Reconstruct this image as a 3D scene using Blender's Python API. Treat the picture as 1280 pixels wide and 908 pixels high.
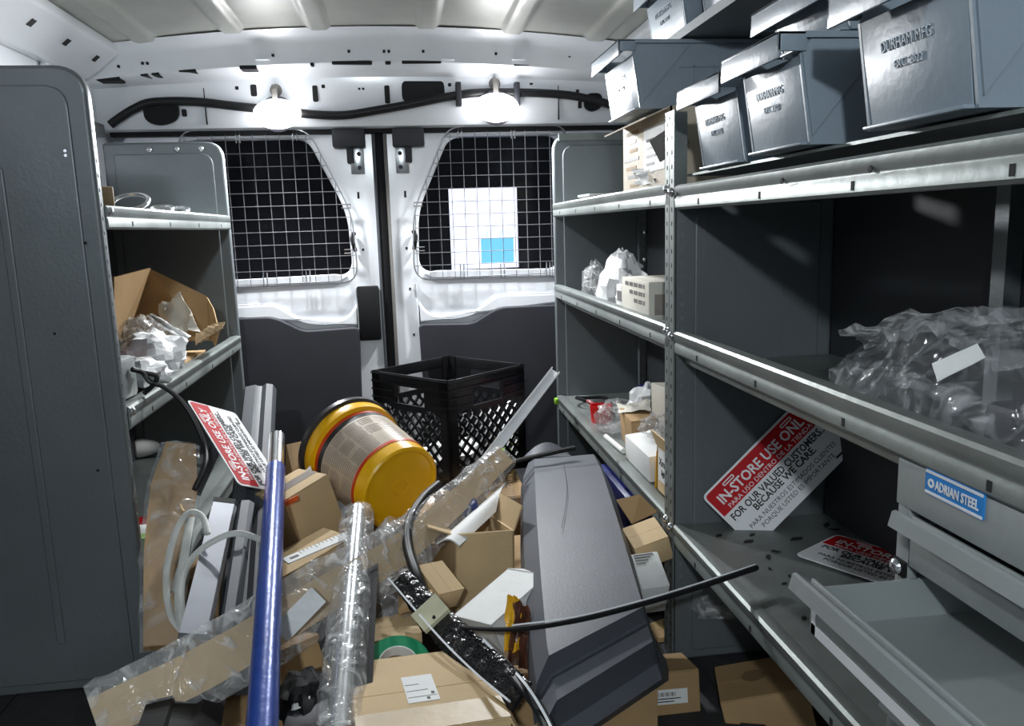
import bpy, bmesh, math, random
from mathutils import Vector, Matrix, noise
random.seed(7)
V = Vector
scene = bpy.context.scene
for o in list(bpy.data.objects):
    bpy.data.objects.remove(o)
COL = scene.collection

# ------------------------------------------------------------------ camera
F = 1000.0                       # focal length in pixels of the 1280 x 908 frame
EYE = V((0, 0, .865))
yc = V((-135, -166, F)).normalized()
dn = V((180, (F * F - 135 * 180) / 166, F)).normalized()
zc = -dn
xc = yc.cross(zc)
R = Matrix((xc, yc, zc))         # camera (right, down, forward) -> world

def ray(px, py): return R @ V((px - 640, py - 454, F))
def P(px, py, Y):
    r = ray(px, py); return EYE + r * (Y / r.y)
def PX(px, py, X):
    r = ray(px, py); return EYE + r * (X / r.x)
def PZ(px, py, Z):
    r = ray(px, py); return EYE + r * ((Z - EYE.z) / r.z)

cam_d = bpy.data.cameras.new('camera')
cam_d.sensor_width = 36.0
cam_d.lens = F / 1280 * 36
cam_d.clip_start = .02
cam = bpy.data.objects.new('camera', cam_d)
COL.objects.link(cam)
right, up, back = R @ V((1, 0, 0)), R @ V((0, -1, 0)), R @ V((0, 0, -1))
cam.matrix_world = Matrix((
    (right.x, up.x, back.x, EYE.x),
    (right.y, up.y, back.y, EYE.y),
    (right.z, up.z, back.z, EYE.z), (0, 0, 0, 1)))
scene.camera = cam

# ------------------------------------------------------------------ light
world = bpy.data.worlds.new('world'); scene.world = world
world.use_nodes = True
world.node_tree.nodes['Background'].inputs[0].default_value = (.80, .92, 1.0, 1)
world.node_tree.nodes['Background'].inputs[1].default_value = .14
vs = scene.view_settings
vs.view_transform = 'Standard'; vs.look = 'None'; vs.gamma = 1
vs.use_curve_mapping = False
vs.exposure = 0.22
LAMP_W = 43.0                     # power of each rear load lamp
DOME_W = 58.0                      # power of the dome lamp by the cab

# ------------------------------------------------------------------ materials
MATS = {}
def mat(name, col, rough=.5, metal=0, var=.12, scale=6, bump=0, bscale=40, spec=.5, col2=None, coat=0):
    m = bpy.data.materials.new(name); m.use_nodes = True
    nt = m.node_tree; b = nt.nodes['Principled BSDF']
    b.inputs['Roughness'].default_value = rough
    b.inputs['Metallic'].default_value = metal
    b.inputs['Specular IOR Level'].default_value = spec
    if coat: b.inputs['Coat Weight'].default_value = coat; b.inputs['Coat Roughness'].default_value = .15
    tc = nt.nodes.new('ShaderNodeTexCoord')
    n = nt.nodes.new('ShaderNodeTexNoise'); n.inputs['Scale'].default_value = scale; n.inputs['Detail'].default_value = 5
    nt.links.new(tc.outputs['Object'], n.inputs['Vector'])
    r = nt.nodes.new('ShaderNodeValToRGB')
    c2 = col2 or tuple(max(0, c * (1 - var * 2)) for c in col)
    r.color_ramp.elements[0].position = .32; r.color_ramp.elements[1].position = .62
    r.color_ramp.elements[0].color = (*c2, 1); r.color_ramp.elements[1].color = (*col, 1)
    nt.links.new(n.outputs['Fac'], r.inputs['Fac'])
    nt.links.new(r.outputs['Color'], b.inputs['Base Color'])
    if bump:
        n2 = nt.nodes.new('ShaderNodeTexNoise'); n2.inputs['Scale'].default_value = bscale; n2.inputs['Detail'].default_value = 3
        nt.links.new(tc.outputs['Object'], n2.inputs['Vector'])
        bp = nt.nodes.new('ShaderNodeBump'); bp.inputs['Strength'].default_value = bump; bp.inputs['Distance'].default_value = .01
        nt.links.new(n2.outputs['Fac'], bp.inputs['Height'])
        nt.links.new(bp.outputs['Normal'], b.inputs['Normal'])
    MATS[name] = m
    return m

def clear(name, fac=.3, tint=(.95, .96, .97), body=(.8, .82, .84), rough=.12, bump=.6, bscale=35, streak=0):
    m = bpy.data.materials.new(name); m.use_nodes = True
    nt = m.node_tree; nt.nodes.clear()
    out = nt.nodes.new('ShaderNodeOutputMaterial')
    mix = nt.nodes.new('ShaderNodeMixShader')
    tr = nt.nodes.new('ShaderNodeBsdfTransparent'); tr.inputs[0].default_value = (*tint, 1)
    pr = nt.nodes.new('ShaderNodeBsdfPrincipled'); pr.inputs['Base Color'].default_value = (*body, 1)
    pr.inputs['Roughness'].default_value = rough; pr.inputs['Specular IOR Level'].default_value = .9
    tc = nt.nodes.new('ShaderNodeTexCoord')
    n = nt.nodes.new('ShaderNodeTexNoise'); n.inputs['Scale'].default_value = bscale; n.inputs['Detail'].default_value = 2
    n.inputs['Distortion'].default_value = 1.5
    nt.links.new(tc.outputs['Object'], n.inputs['Vector'])
    bp = nt.nodes.new('ShaderNodeBump'); bp.inputs['Strength'].default_value = bump; bp.inputs['Distance'].default_value = .02
    nt.links.new(n.outputs['Fac'], bp.inputs['Height'])
    nt.links.new(bp.outputs['Normal'], pr.inputs['Normal'])
    if streak:  # paler, more opaque streaks painted in as highlights on the film
        rp = nt.nodes.new('ShaderNodeValToRGB')
        rp.color_ramp.elements[0].position = .52; rp.color_ramp.elements[1].position = .72
        lo, hi = fac, min(1, fac + streak)
        rp.color_ramp.elements[0].color = (lo, lo, lo, 1); rp.color_ramp.elements[1].color = (hi, hi, hi, 1)
        nt.links.new(n.outputs['Fac'], rp.inputs['Fac']); nt.links.new(rp.outputs['Color'], mix.inputs[0])
    else:
        mix.inputs[0].default_value = fac
    nt.links.new(tr.outputs[0], mix.inputs[1]); nt.links.new(pr.outputs[0], mix.inputs[2])
    nt.links.new(mix.outputs[0], out.inputs[0])
    MATS[name] = m
    return m

def emit(name, col, s):
    m = bpy.data.materials.new(name); m.use_nodes = True
    nt = m.node_tree; nt.nodes.clear()
    out = nt.nodes.new('ShaderNodeOutputMaterial'); e = nt.nodes.new('ShaderNodeEmission')
    e.inputs[0].default_value = (*col, 1); e.inputs[1].default_value = s
    nt.links.new(e.outputs[0], out.inputs[0]); MATS[name] = m
    return m

mat('van_white', (.80, .82, .86), .28, 0, .04, 3, .08, 12, coat=.4)
mat('roof_metal', (.50, .50, .46), .38, .25, .10, 4, .12, 9)
mat('trim_black', (.024, .025, .033), .6, 0, .1, 8, .03, 200)
mat('rubber', (.009, .009, .010), .7, 0, .1, 10, spec=.2)
mat('hole_dark', (.006, .006, .007), .8, 0, 0)  # near-black for joints and cracks, also painted in for shade inside holes
mat('panel_steel', (.175, .195, .205), .42, .35, .10, 3, .05, 150)
mat('galv', (.25, .275, .265), .42, .5, .14, 9, .05, 60)
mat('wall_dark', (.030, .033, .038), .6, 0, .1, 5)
mat('floor_mat', (.020, .020, .022), .75, 0, .2, 20, .3, 90)
mat('wire', (.30, .30, .32), .35, .8, .05, 8)
mat('chrome', (.66, .68, .70), .22, .9, .08, 10)
mat('aluminium', (.88, .89, .92), .35, .0, .06, 12)
mat('bin_blue', (.25, .30, .35), .38, 0, .06, 6, .05, 80)
mat('drawer_grey', (.28, .305, .305), .4, .1, .06, 5, .04, 90)
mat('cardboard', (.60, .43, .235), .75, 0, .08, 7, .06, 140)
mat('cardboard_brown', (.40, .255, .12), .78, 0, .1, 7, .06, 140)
mat('stamp_ink', (.22, .13, .06), .8, 0, .1, 6)
mat('cardboard_edge', (.62, .46, .28), .8, 0, .1, 40)
mat('tape_brown', (.44, .30, .13), .42, 0, .12, 14, .1, 40)
mat('tape_grey', (.33, .28, .25), .3, 0, .15, 14)
mat('paper_white', (.76, .76, .75), .6, 0, .06, 9, .05, 60)
mat('paper_cream', (.66, .63, .55), .65, 0, .08, 9, .05, 60)
mat('paper_tan', (.55, .47, .36), .7, 0, .1, 12, .1, 60)
mat('print_black', (.02, .02, .022), .6, 0, 0)
mat('print_grey', (.16, .15, .14), .6, 0, 0)
mat('sign_red', (.48, .006, .012), .6, 0, .06, 10, spec=.2)
mat('sign_white', (.78, .78, .80), .35, 0, .04, 10)
mat('badge_blue', (.02, .23, .62), .3, 0, .08, 30)
mat('bucket_yellow', (.92, .50, .005), .30, 0, .05, 6, .03, 30)
mat('bucket_red', (.60, .045, .006), .35, 0, .05, 8)
mat('bucket_label', (.52, .43, .33), .4, 0, .1, 30)
mat('lid_dark', (.035, .035, .04), .3, 0, .1, 8)
mat('crate_black', (.014, .014, .016), .28, 0, .1, 10)
mat('blue_paint', (.022, .065, .33), .30, .15, .12, 14, .08, 60)
mat('fender_grey', (.115, .122, .142), .5, 0, .08, 5, .04, 200)
mat('profile_grey', (.065, .072, .085), .55, .0, .1, 10)
mat('profile_silver', (.19, .205, .24), .45, .2, .1, 10)
mat('cable_white', (.60, .61, .58), .45, 0, .1, 20)
mat('cable_black', (.010, .010, .011), .45, 0, .1, 20, spec=.3)
mat('strip_gloss', (.010, .010, .011), .16, 0, .1, 20, 1.0, 55)
mat('green_tape', (.010, .27, .12), .35, 0, .06, 10)
mat('masking', (.62, .60, .42), .6, 0, .1, 20)
mat('yellow_pack', (.80, .42, .02), .4, 0, .1, 20)
mat('choc_pack', (.10, .035, .02), .3, 0, .3, 30)
mat('red_plastic', (.60, .012, .015), .35, 0, .1, 12)
mat('pink_bag', (.55, .16, .17), .35, 0, .25, 20, .5, 40)
mat('orange', (.75, .10, .01), .5, 0, .2, 30)
mat('bag_white', (.78, .79, .80), .35, 0, .10, 14, .5, 30)
mat('bottle_white', (.74, .74, .72), .4, 0, .05, 10)
mat('wood', (.48, .34, .19), .6, 0, .12, 14)
mat('blue_tarp', (.010, .020, .16), .45, 0, .15, 10, .3, 30)
mat('lime', (.30, .62, .05), .4, 0, .1, 10)
mat('garage', (.12, .12, .12), .8, 0, .25, .8)
mat('crumb', (.010, .010, .010), .6, 0, .1, 20)
clear('film', .17, (.95, .95, .95), (.80, .80, .80), .12, .6, 24, .5)
clear('film_soft', .09, (.95, .95, .95), (.72, .74, .76), .10, .7, 14, .30)
clear('film_dark', .10, (.96, .97, .98), (.62, .64, .66), .08, 1.0, 18, .42)
clear('glass', .07, (.58, .58, .64), (.05, .05, .06), .03, 0, 5)
emit('lamp_glow', (.97, .98, 1.0), 20)
emit('doorway_white', (.86, .92, 1.0), 4.5)
emit('doorway_blue', (.22, .72, .95), 3.0)

# ------------------------------------------------------------------ mesh helpers
class MB:
    def __init__(s): s.v = []; s.f = []
    def add(s, vs, fs):
        k = len(s.v); s.v += [V(p) for p in vs]; s.f += [tuple(i + k for i in f) for f in fs]; return s
    def box(s, x0, x1, y0, y1, z0, z1):
        return s.obox(V((x0, y0, z0)), V((x1 - x0, 0, 0)), V((0, y1 - y0, 0)), V((0, 0, z1 - z0)))
    def obox(s, o, a, b, c):
        o, a, b, c = V(o), V(a), V(b), V(c)
        if a.cross(b).dot(c) < 0: a, b = b, a
        return s.add([o, o + a, o + a + b, o + b, o + c, o + a + c, o + a + b + c, o + b + c],
                     [(0, 3, 2, 1), (4, 5, 6, 7), (0, 1, 5, 4), (1, 2, 6, 5), (2, 3, 7, 6), (3, 0, 4, 7)])
    def prism(s, poly, o, u, v, w):
        """polygon (a,b) in frame o,u,v extruded by vector w"""
        o, u, v, w = V(o), V(u), V(v), V(w); n = len(poly)
        a = [o + u * p[0] + v * p[1] for p in poly]
        return s.add(a + [p + w for p in a],
                     [tuple(range(n))[::-1], tuple(range(n, 2 * n))] + [(i, (i + 1) % n, n + (i + 1) % n, n + i) for i in range(n)])
    def tube(s, pts, r, n=8, cap=True, flat=1.0, upv=None):
        pts = [V(p) for p in pts]; m = len(pts); rs = r if isinstance(r, (list, tuple)) else [r] * m
        ring = []; prev = None
        for i, p in enumerate(pts):
            t = (pts[min(i + 1, m - 1)] - pts[max(i - 1, 0)]).normalized()
            if prev is None:
                a = V(upv) if upv else (V((0, 0, 1)) if abs(t.z) < .9 else V((1, 0, 0)))
            else: a = prev
            a = (a - t * a.dot(t)).normalized(); prev = a; b = t.cross(a)
            ring.append([p + (a * math.cos(2 * math.pi * k / n) * flat + b * math.sin(2 * math.pi * k / n)) * rs[i] for k in range(n)])
        vs = [q for rg in ring for q in rg]
        fs = [(i * n + k, i * n + (k + 1) % n, (i + 1) * n + (k + 1) % n, (i + 1) * n + k) for i in range(m - 1) for k in range(n)]
        if cap: fs += [tuple(range(n))[::-1], tuple(range((m - 1) * n, m * n))]
        return s.add(vs, fs)
    def lathe(s, prof, o, ax, n=32):
        """profile (radius, along axis)"""
        o = V(o); ax = V(ax).normalized(); a = ax.orthogonal().normalized(); b = ax.cross(a)
        m = len(prof); vs = []
        for (r, h) in prof:
            vs += [o + ax * h + (a * math.cos(2 * math.pi * k / n) + b * math.sin(2 * math.pi * k / n)) * r for k in range(n)]
        fs = [(i * n + k, i * n + (k + 1) % n, (i + 1) * n + (k + 1) % n, (i + 1) * n + k) for i in range(m - 1) for k in range(n)]
        if prof[0][0] > 1e-6: pass
        return s.add(vs, fs)
    def grid(s, fn, nu, nv):
        vs = [fn(i / nu, j / nv) for j in range(nv + 1) for i in range(nu + 1)]
        w = nu + 1
        return s.add(vs, [(j * w + i, j * w + i + 1, (j + 1) * w + i + 1, (j + 1) * w + i) for j in range(nv) for i in range(nu)])
    def loft(s, rings, cap=True):
        n = len(rings[0]); m = len(rings)
        vs = [q for rg in rings for q in rg]
        fs = [(i * n + k, i * n + (k + 1) % n, (i + 1) * n + (k + 1) % n, (i + 1) * n + k) for i in range(m - 1) for k in range(n)]
        if cap: fs += [tuple(range(n))[::-1], tuple(range((m - 1) * n, m * n))]
        return s.add(vs, fs)
    def build(s, name, m, parent=None, smooth=False, bevel=0, thick=0, seg=2, doubles=False):
        me = bpy.data.meshes.new(name)
        bm = bmesh.new()
        bv = [bm.verts.new(p) for p in s.v]
        for f in s.f:
            try: bm.faces.new([bv[i] for i in f])
            except ValueError: pass
        if doubles: bmesh.ops.remove_doubles(bm, verts=bm.verts, dist=1e-5)
        if thick:
            bmesh.ops.recalc_face_normals(bm, faces=bm.faces)
            bmesh.ops.solidify(bm, geom=list(bm.faces), thickness=thick)
        bmesh.ops.recalc_face_normals(bm, faces=bm.faces)
        if bevel:
            es = [e for e in bm.edges if len(e.link_faces) == 2 and e.calc_face_angle(0) > .5]
            bmesh.ops.bevel(bm, geom=es, offset=bevel, segments=seg, affect='EDGES', profile=.5, clamp_overlap=True)
        bm.to_mesh(me); bm.free()
        if smooth or bevel:
            for p in me.polygons: p.use_smooth = True
            try: me.set_sharp_from_angle(angle=math.radians(38 if not bevel else 30))
            except Exception: pass
        me.materials.append(MATS[m])
        o = bpy.data.objects.new(name, me); COL.objects.link(o)
        if parent is not None: attach(o, parent)
        return o

def attach(o, parent):
    mw = world_of(o)
    o.parent = parent
    o.matrix_parent_inverse = Matrix.Identity(4)
    o.matrix_basis = world_of(parent).inverted() @ mw
def world_of(o):
    return o.matrix_basis.copy() if o.parent is None else world_of(o.parent) @ o.matrix_basis

def tag(o, label=None, cat=None, group=None, kind=None):
    if label: o['label'] = label
    if cat: o['category'] = cat
    if group: o['group'] = group
    if kind: o['kind'] = kind
    return o
def thing(name, label, cat, loc=(0, 0, 0), group=None):
    o = bpy.data.objects.new(name, None); o.empty_display_size = .05; COL.objects.link(o)
    o.location = loc
    return tag(o, label, cat, group)
def copy_tree(o, delta, parent=None):
    c = o.copy(); COL.objects.link(c); c.parent = parent
    if parent is None: c.location = o.location + V(delta)
    for ch in list(o.children): copy_tree(ch, delta, c)
    return c

def rounded(poly, r, n=5):
    """round the corners of a 2d polygon; r may be a list"""
    out = []; m = len(poly)
    for i in range(m):
        p = V((*poly[i], 0)); a = V((*poly[i - 1], 0)); b = V((*poly[(i + 1) % m], 0))
        rr = r[i] if isinstance(r, (list, tuple)) else r
        if rr <= 0: out.append((p.x, p.y)); continue
        da, db = (a - p), (b - p)
        k = min(rr, da.length * .48, db.length * .48)
        s, e = p + da.normalized() * k, p + db.normalized() * k
        for j in range(n + 1):
            t = j / n
            q = s * (1 - t) ** 2 + p * 2 * t * (1 - t) + e * t * t
            out.append((q.x, q.y))
    return out

def holed(name, outer, holes, o, u, v, w, m, parent=None, bevel=0):
    """flat plate with holes: 2d curve fill, extruded along w"""
    cu = bpy.data.curves.new(name, 'CURVE'); cu.dimensions = '2D'; cu.fill_mode = 'BOTH'
    for poly in [outer] + holes:
        sp = cu.splines.new('POLY'); sp.points.add(len(poly) - 1)
        for i, p in enumerate(poly): sp.points[i].co = (p[0], p[1], 0, 1)
        sp.use_cyclic_u = True
    L = V(w).length
    cu.extrude = L / 2 - bevel; cu.bevel_depth = bevel; cu.bevel_resolution = 2; cu.offset = -bevel
    tmp = bpy.data.objects.new('tmp', cu); COL.objects.link(tmp)
    dg = bpy.context.evaluated_depsgraph_get()
    me = bpy.data.meshes.new_from_object(tmp.evaluated_get(dg))
    bpy.data.objects.remove(tmp)
    u, v = V(u).normalized(), V(v).normalized(); wn = u.cross(v)
    sgn = 1 if wn.dot(V(w)) > 0 else -1
    M = Matrix.Translation(V(o) + V(w) / 2) @ Matrix(((u.x, v.x, wn.x), (u.y, v.y, wn.y), (u.z, v.z, wn.z))).to_4x4()
    me.transform(M)
    me.materials.clear(); me.materials.append(MATS[m])
    for p in me.polygons: p.use_smooth = True
    try: me.set_sharp_from_angle(angle=math.radians(30))
    except Exception: pass
    ob = bpy.data.objects.new(name, me); COL.objects.link(ob)
    if parent is not None: attach(ob, parent)
    return ob

def text(s, o, u, v, size, m, parent, bold=0, thick=.0004, align='LEFT', width=None, name='lettering', lift=0):
    """lettering starting at o, running along u, letters upright along v"""
    cu = bpy.data.curves.new(name, 'FONT'); cu.body = s; cu.size = size; cu.align_x = align
    cu.offset = bold; cu.extrude = thick; cu.resolution_u = 2
    tmp = bpy.data.objects.new('tmp', cu); COL.objects.link(tmp)
    dg = bpy.context.evaluated_depsgraph_get()
    me = bpy.data.meshes.new_from_object(tmp.evaluated_get(dg))
    bpy.data.objects.remove(tmp)
    if width and me.vertices:
        xs = [q.co.x for q in me.vertices]; me.transform(Matrix.Scale(width / (max(xs) - min(xs)), 4, (1, 0, 0)))
    u = V(u).normalized(); v = V(v); v = (v - u * v.dot(u)).normalized(); w = u.cross(v)
    me.transform(Matrix.Translation(V(o) + w * lift) @ Matrix(((u.x, v.x, w.x), (u.y, v.y, w.y), (u.z, v.z, w.z))).to_4x4())
    me.materials.clear(); me.materials.append(MATS[m])
    ob = bpy.data.objects.new(name, me); COL.objects.link(ob)
    attach(ob, parent)
    return ob

def frame3(O, A, B):
    """orthogonal edge vectors from corner O towards A and B, and the unit normal"""
    a = A - O; b = B - O; b = b - a * (b.dot(a) / a.dot(a)); return a, b, a.cross(b).normalized()

def smooth_path(pts, n=8):
    pts = [V(p) for p in pts]; out = []
    q = [pts[0] * 2 - pts[1]] + pts + [pts[-1] * 2 - pts[-2]]
    for i in range(1, len(q) - 2):
        p0, p1, p2, p3 = q[i - 1:i + 3]
        for k in range(n):
            t = k / n
            out.append(.5 * ((2 * p1) + (p2 - p0) * t + (2 * p0 - 5 * p1 + 4 * p2 - p3) * t * t + (3 * p1 - p0 - 3 * p2 + p3) * t ** 3))
    out.append(pts[-1]); return out

def crumple(name, c, size, m, parent=None, seed=0, amp=.35, n=14, flatb=True, freq=2.2):
    """a crumpled lump: a sphere-like shell pushed about by noise with a flat underside"""
    b = MB(); vs = []; sx, sy, sz = size
    c = V(c)
    for j in range(n + 1):
        th = math.pi * j / n
        for i in range(n * 2):
            ph = 2 * math.pi * i / (n * 2)
            d = V((math.sin(th) * math.cos(ph), math.sin(th) * math.sin(ph), math.cos(th)))
            k = 1 + amp * noise.noise(d * freq + V((seed * 7.1, seed * 3.3, 0))) + amp * .5 * abs(noise.noise(d * freq * 2.7 + V((seed, 0, 9)))) 
            q = V((d.x * sx * k, d.y * sy * k, d.z * sz * k))
            if flatb: q.z = max(q.z, -sz * .55)
            vs.append(c + q)
    w = n * 2
    b.add(vs, [(j * w + i, j * w + (i + 1) % w, (j + 1) * w + (i + 1) % w, (j + 1) * w + i) for j in range(n) for i in range(w)])
    o = b.build(name, m, parent, smooth=True, doubles=True)
    try: o.data.set_sharp_from_angle(angle=math.radians(24))
    except Exception: pass
    return o

def sheet(name, A, B, C, D, m, parent=None, amp=.01, seed=0, n=12, thick=.0012, freq=3.0):
    """crumpled sheet between four corners"""
    A, B, C, D = V(A), V(B), V(C), V(D); nn = (B - A).cross(D - A).normalized()
    def fn(u, v):
        p = A.lerp(B, u).lerp(D.lerp(C, u), v)
        q = V((u * freq, v * freq, seed * 5.7))
        e = (noise.noise(q) + .6 * abs(noise.noise(q * 2.3))) * amp
        edge = V((noise.noise(q + V((9, 0, 0))), noise.noise(q + V((0, 9, 0))), 0)) * amp * .4
        return p + nn * e + edge
    return MB().grid(fn, n, n).build(name, m, parent, smooth=True, thick=thick)

def carton(name, label, cat, O, A, B, h, m='cardboard', tape=None, group=None, down=True, flapline=True):
    """closed carton: corner O of the TOP face, A and B its neighbours on the top face, h the height below it"""
    a, b, nrm = frame3(V(O), V(A), V(B))
    if nrm.z < 0: a, b = b, a; nrm = -nrm
    base = V(O) - nrm * h
    t = thing(name, label, cat, base + (a + b) / 2, group)
    MB().obox(base, a, b, nrm * h).build('body', m, t, bevel=.003)
    if flapline:      # two top flaps meeting in the middle, a hair proud
        g = .0015
        MB().obox(V(O) + a * .01 + b * .01, a * .98, b * .485, nrm * .002).build('flap', m, t)
        MB().obox(V(O) + a * .01 + b * .505, a * .98, b * .485, nrm * .002).build('flap', m, t)
    if tape:
        w = min(.045, b.length * .3) / b.length
        MB().obox(V(O) + b * (.5 - w / 2) + nrm * .002, a * 1.0, b * w, nrm * .0006).build('tape', tape, t)
        MB().obox(V(O) + b * (.5 - w / 2) - a.normalized() * .0008 - nrm * h * .35, a.normalized() * .0008, b * w, nrm * (h * .35 + .0024)).build('tape', tape, t)
    return t, V(O), a, b, nrm

def open_carton(name, label, cat, O, A, B, h, m='cardboard', wall=.004, flaps=(1, 1, 1, 1), group=None, fl=.07, ang=(50, 50, 50, 50), inner='cardboard'):
    """open carton: O bottom corner, A and B neighbours on the bottom, walls of height h; flaps folded outward"""
    a, b, nrm = frame3(V(O), V(A), V(B))
    if nrm.z < 0: a, b = b, a; nrm = -nrm
    t = thing(name, label, cat, V(O) + (a + b) / 2, group)
    O = V(O); ua, ub = a.normalized(), b.normalized()
    MB().obox(O, a, b, nrm * wall).build('base', m, t)
    sides = [(O, a, ub), (O + b - ub * wall, a, ub), (O, b, ua), (O + a - ua * wall, b, ua)]
    outs = [-ub, ub, -ua, ua]
    for k, (o, l, tk) in enumerate(sides):
        MB().obox(o, l, tk * wall, nrm * h).build('wall', m, t)
        if flaps[k]:
            r = math.radians(ang[k])
            d = outs[k] * math.sin(r) + nrm * math.cos(r)
            hinge = o + nrm * h + (tk * wall if k in (1, 3) else V((0, 0, 0)))
            q = outs[k] * math.cos(r) - nrm * math.sin(r)
            MB().obox(hinge + l * .03, l * .94, d * fl * flaps[k], q * .003).build('flap', m, t)
    return t

# ================================================================== THE VAN
XL, XR = -.93, .83               # side walls
YD = 2.80                        # inner face of the rear doors
SEAM = -.068
X3, Y3, Z3 = V((1, 0, 0)), V((0, 1, 0)), V((0, 0, 1))
def structure(o): o['kind'] = 'structure'; return o

fl = structure(MB().box(XL, XR, -1.0, YD + .1, -.05, 0).build('floor', 'floor_mat'))
for k in range(9):               # raised ribs of the rubber floor mat
    MB().box(XL + .1 + k * .195, XL + .14 + k * .195, -.9, YD - .05, 0, .003).build('mat_rib', 'floor_mat', fl)

def side_wall(name, x, out):
    w = structure(MB().box(min(x, x + out * .05), max(x, x + out * .05), -1.0, YD + .1, 0, 1.62).build(name, 'van_white'))
    MB().box(min(x, x - out * .012), max(x, x - out * .012), -.9, YD - .12, .02, 1.06 if x < 0 else 1.34).build('lining_panel', 'wall_dark', w, bevel=.004)
    for y in ((.2, .95, 1.7, 2.35) if x < 0 else ()):  # pillars
        MB().box(min(x, x - out * .02), max(x, x - out * .02), y, y + .09, 1.07, 1.38).build('pillar', 'van_white', w, bevel=.008)
    return w
wl = side_wall('wall_left', XL, -1)
wr = side_wall('wall_right', XR, 1)
# steel track and holes high on the left wall
MB().box(XL, XL + .03, 1.3, 2.70, 1.175, 1.215).build('track', 'galv', wl, bevel=.003)
for y in (1.5, 1.62, 1.74, 1.86, 1.98, 2.1, 2.22, 2.34, 2.46, 2.58):
    MB().box(XL + .030, XL + .0305, y, y + .035, 1.187, 1.203).build('track_slot', 'hole_dark', wl)
for (y, z, dy, dz) in ((1.72, 1.285, .035, .03), (1.64, 1.33, .02, .015), (1.95, 1.30, .04, .02), (2.25, 1.27, .03, .03), (2.5, 1.29, .025, .035), (2.58, 1.25, .02, .03)):
    MB().box(XL + .0005, XL + .0015 + .02 * 0, y, y + dy, z, z + dz).build('hole_shade', 'hole_dark', wl)  # dark plate, its colour stands for the shade in the hole

# roof: arched sheet with long pressed ribs
def arch(x): return -.062 * ((x + .05) / .88) ** 2
RIBS = [-.72, -.47, -.22, .10, .36, .62]
def roof_fn(u, v):
    x = XL + (XR - XL) * u; y = -1.0 + (YD - .18 + 1.0) * v
    z = 1.478 + arch(x)
    for r in RIBS:
        d = abs(x - r)
        if d < .035: z -= .010 * min(1, (.035 - d) / .012)
    z += .004 * noise.noise(V((x * 3, y * 2, 0)))
    return V((x, y, z))
ceil = structure(MB().grid(roof_fn, 220, 40).build('ceiling', 'roof_metal', smooth=True, thick=.004))
for y in (.55, 1.45):             # cross bows of the roof
    MB().loft([[V((x, y - .04, 1.465 + arch(x))), V((x, y - .02, 1.44 + arch(x))), V((x, y + .02, 1.44 + arch(x))), V((x, y + .04, 1.465 + arch(x)))]
               for x in [XL + (XR - XL) * i / 24 for i in range(25)]]).build('roof_bow', 'van_white', ceil, smooth=True)
for sx, x in ((1, XL), (-1, XR)):  # cant rails
    cr = structure(MB().prism([(0, 1.33), (.03, 1.33), (.07, 1.355), (.125, 1.40), (.13, 1.425), (0, 1.425)], (x, -1, 0), (sx, 0, 0), (0, 0, 1), (0, YD - .2 + 1, 0)).build('trim_1' if sx > 0 else 'trim_2', 'van_white', bevel=.006))
    for k in range(9):
        y = .9 + k * .2
        MB().obox(V((x + sx * .082, y, 1.3645)), V((sx * .016, 0, .0135)), V((0, .022, 0)), V((sx * .0010, 0, -.0012))).build('hole_shade', 'hole_dark', cr)  # dark plate in place of a shaded hole

# rear header: lower face with the lamps, upper beam under the roof edge
def header_ring(x):
    a = arch(x); h = .6
    pf = [(2.775, 1.198, 0), (2.748, 1.205, 0), (2.738, 1.225, 0), (2.728, 1.355, .5), (2.715, 1.366, .6), (2.640, 1.376, .8), (2.628, 1.382, .9), (2.612, 1.438, 1), (2.590, 1.455, 1),
          (2.56, 1.470, 1), (2.62, 1.49, 1), (2.90, 1.49, 1), (2.90, 1.198, 0)]
    return [V((x, y, z + a * w)) for y, z, w in pf]
hd = structure(MB().loft([header_ring(XL + (XR - XL) * i / 30) for i in range(31)]).build('wall_rear', 'van_white', smooth=True))
def on_header(px, py, Yh=2.733): return P(px, py, Yh)
def hole_shade(px, py, w, h, Yh, parent=hd):
    c = P(px, py, Yh); w /= 360; h /= 360
    MB().prism(rounded([(-w / 2, -h / 2), (w / 2, -h / 2), (w / 2, h / 2), (-w / 2, h / 2)], min(w, h) * .3, 3), c, X3, Z3, (0, .05, 0)).build('hole_shade', 'hole_dark', parent)  # dark plug, shade inside the opening is put into its colour
for (px, py, w, h) in ((296, 110, 4, 4), (317, 113, 7, 13), (394, 117, 6, 18), (404, 108, 4, 4), (449, 111, 2.5, 2.5), (454, 111, 2.5, 2.5), (484, 118, 6, 20), (529, 114, 50, 24),
                       (562, 106, 4, 4), (230, 141, 5, 8), (664, 104, 4, 4), (722, 114, 4, 4), (725, 131, 4, 8), (180, 107, 4, 4), (200, 106, 12, 3)):
    hole_shade(px, py, w, h, 2.729)
for (px, py, w, h) in ((436, 64, 3, 3), (480, 64, 3, 3), (486, 64, 3, 3), (529, 64, 3, 3), (341, 69, 3, 3), (620, 67, 3, 3), (178, 79, 3, 3), (184, 79, 3, 3), (148, 83, 3, 3), (712, 70, 3, 3)):
    hole_shade(px, py, w, h, 2.6165)
for (px, py, w, h) in ((440, 78, 44, 3.5), (527, 77, 44, 3.5), (310, 84, 18, 4), (135, 98, 24, 5), (180, 93, 8, 3), (194, 92, 8, 3), (234, 88, 18, 3), (652, 80, 18, 4), (390, 80, 4, 3), (485, 78, 6, 3), (670, 80, 4, 3), (690, 81, 4, 3)):
    hole_shade(px, py, w, h, 2.627)
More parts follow.
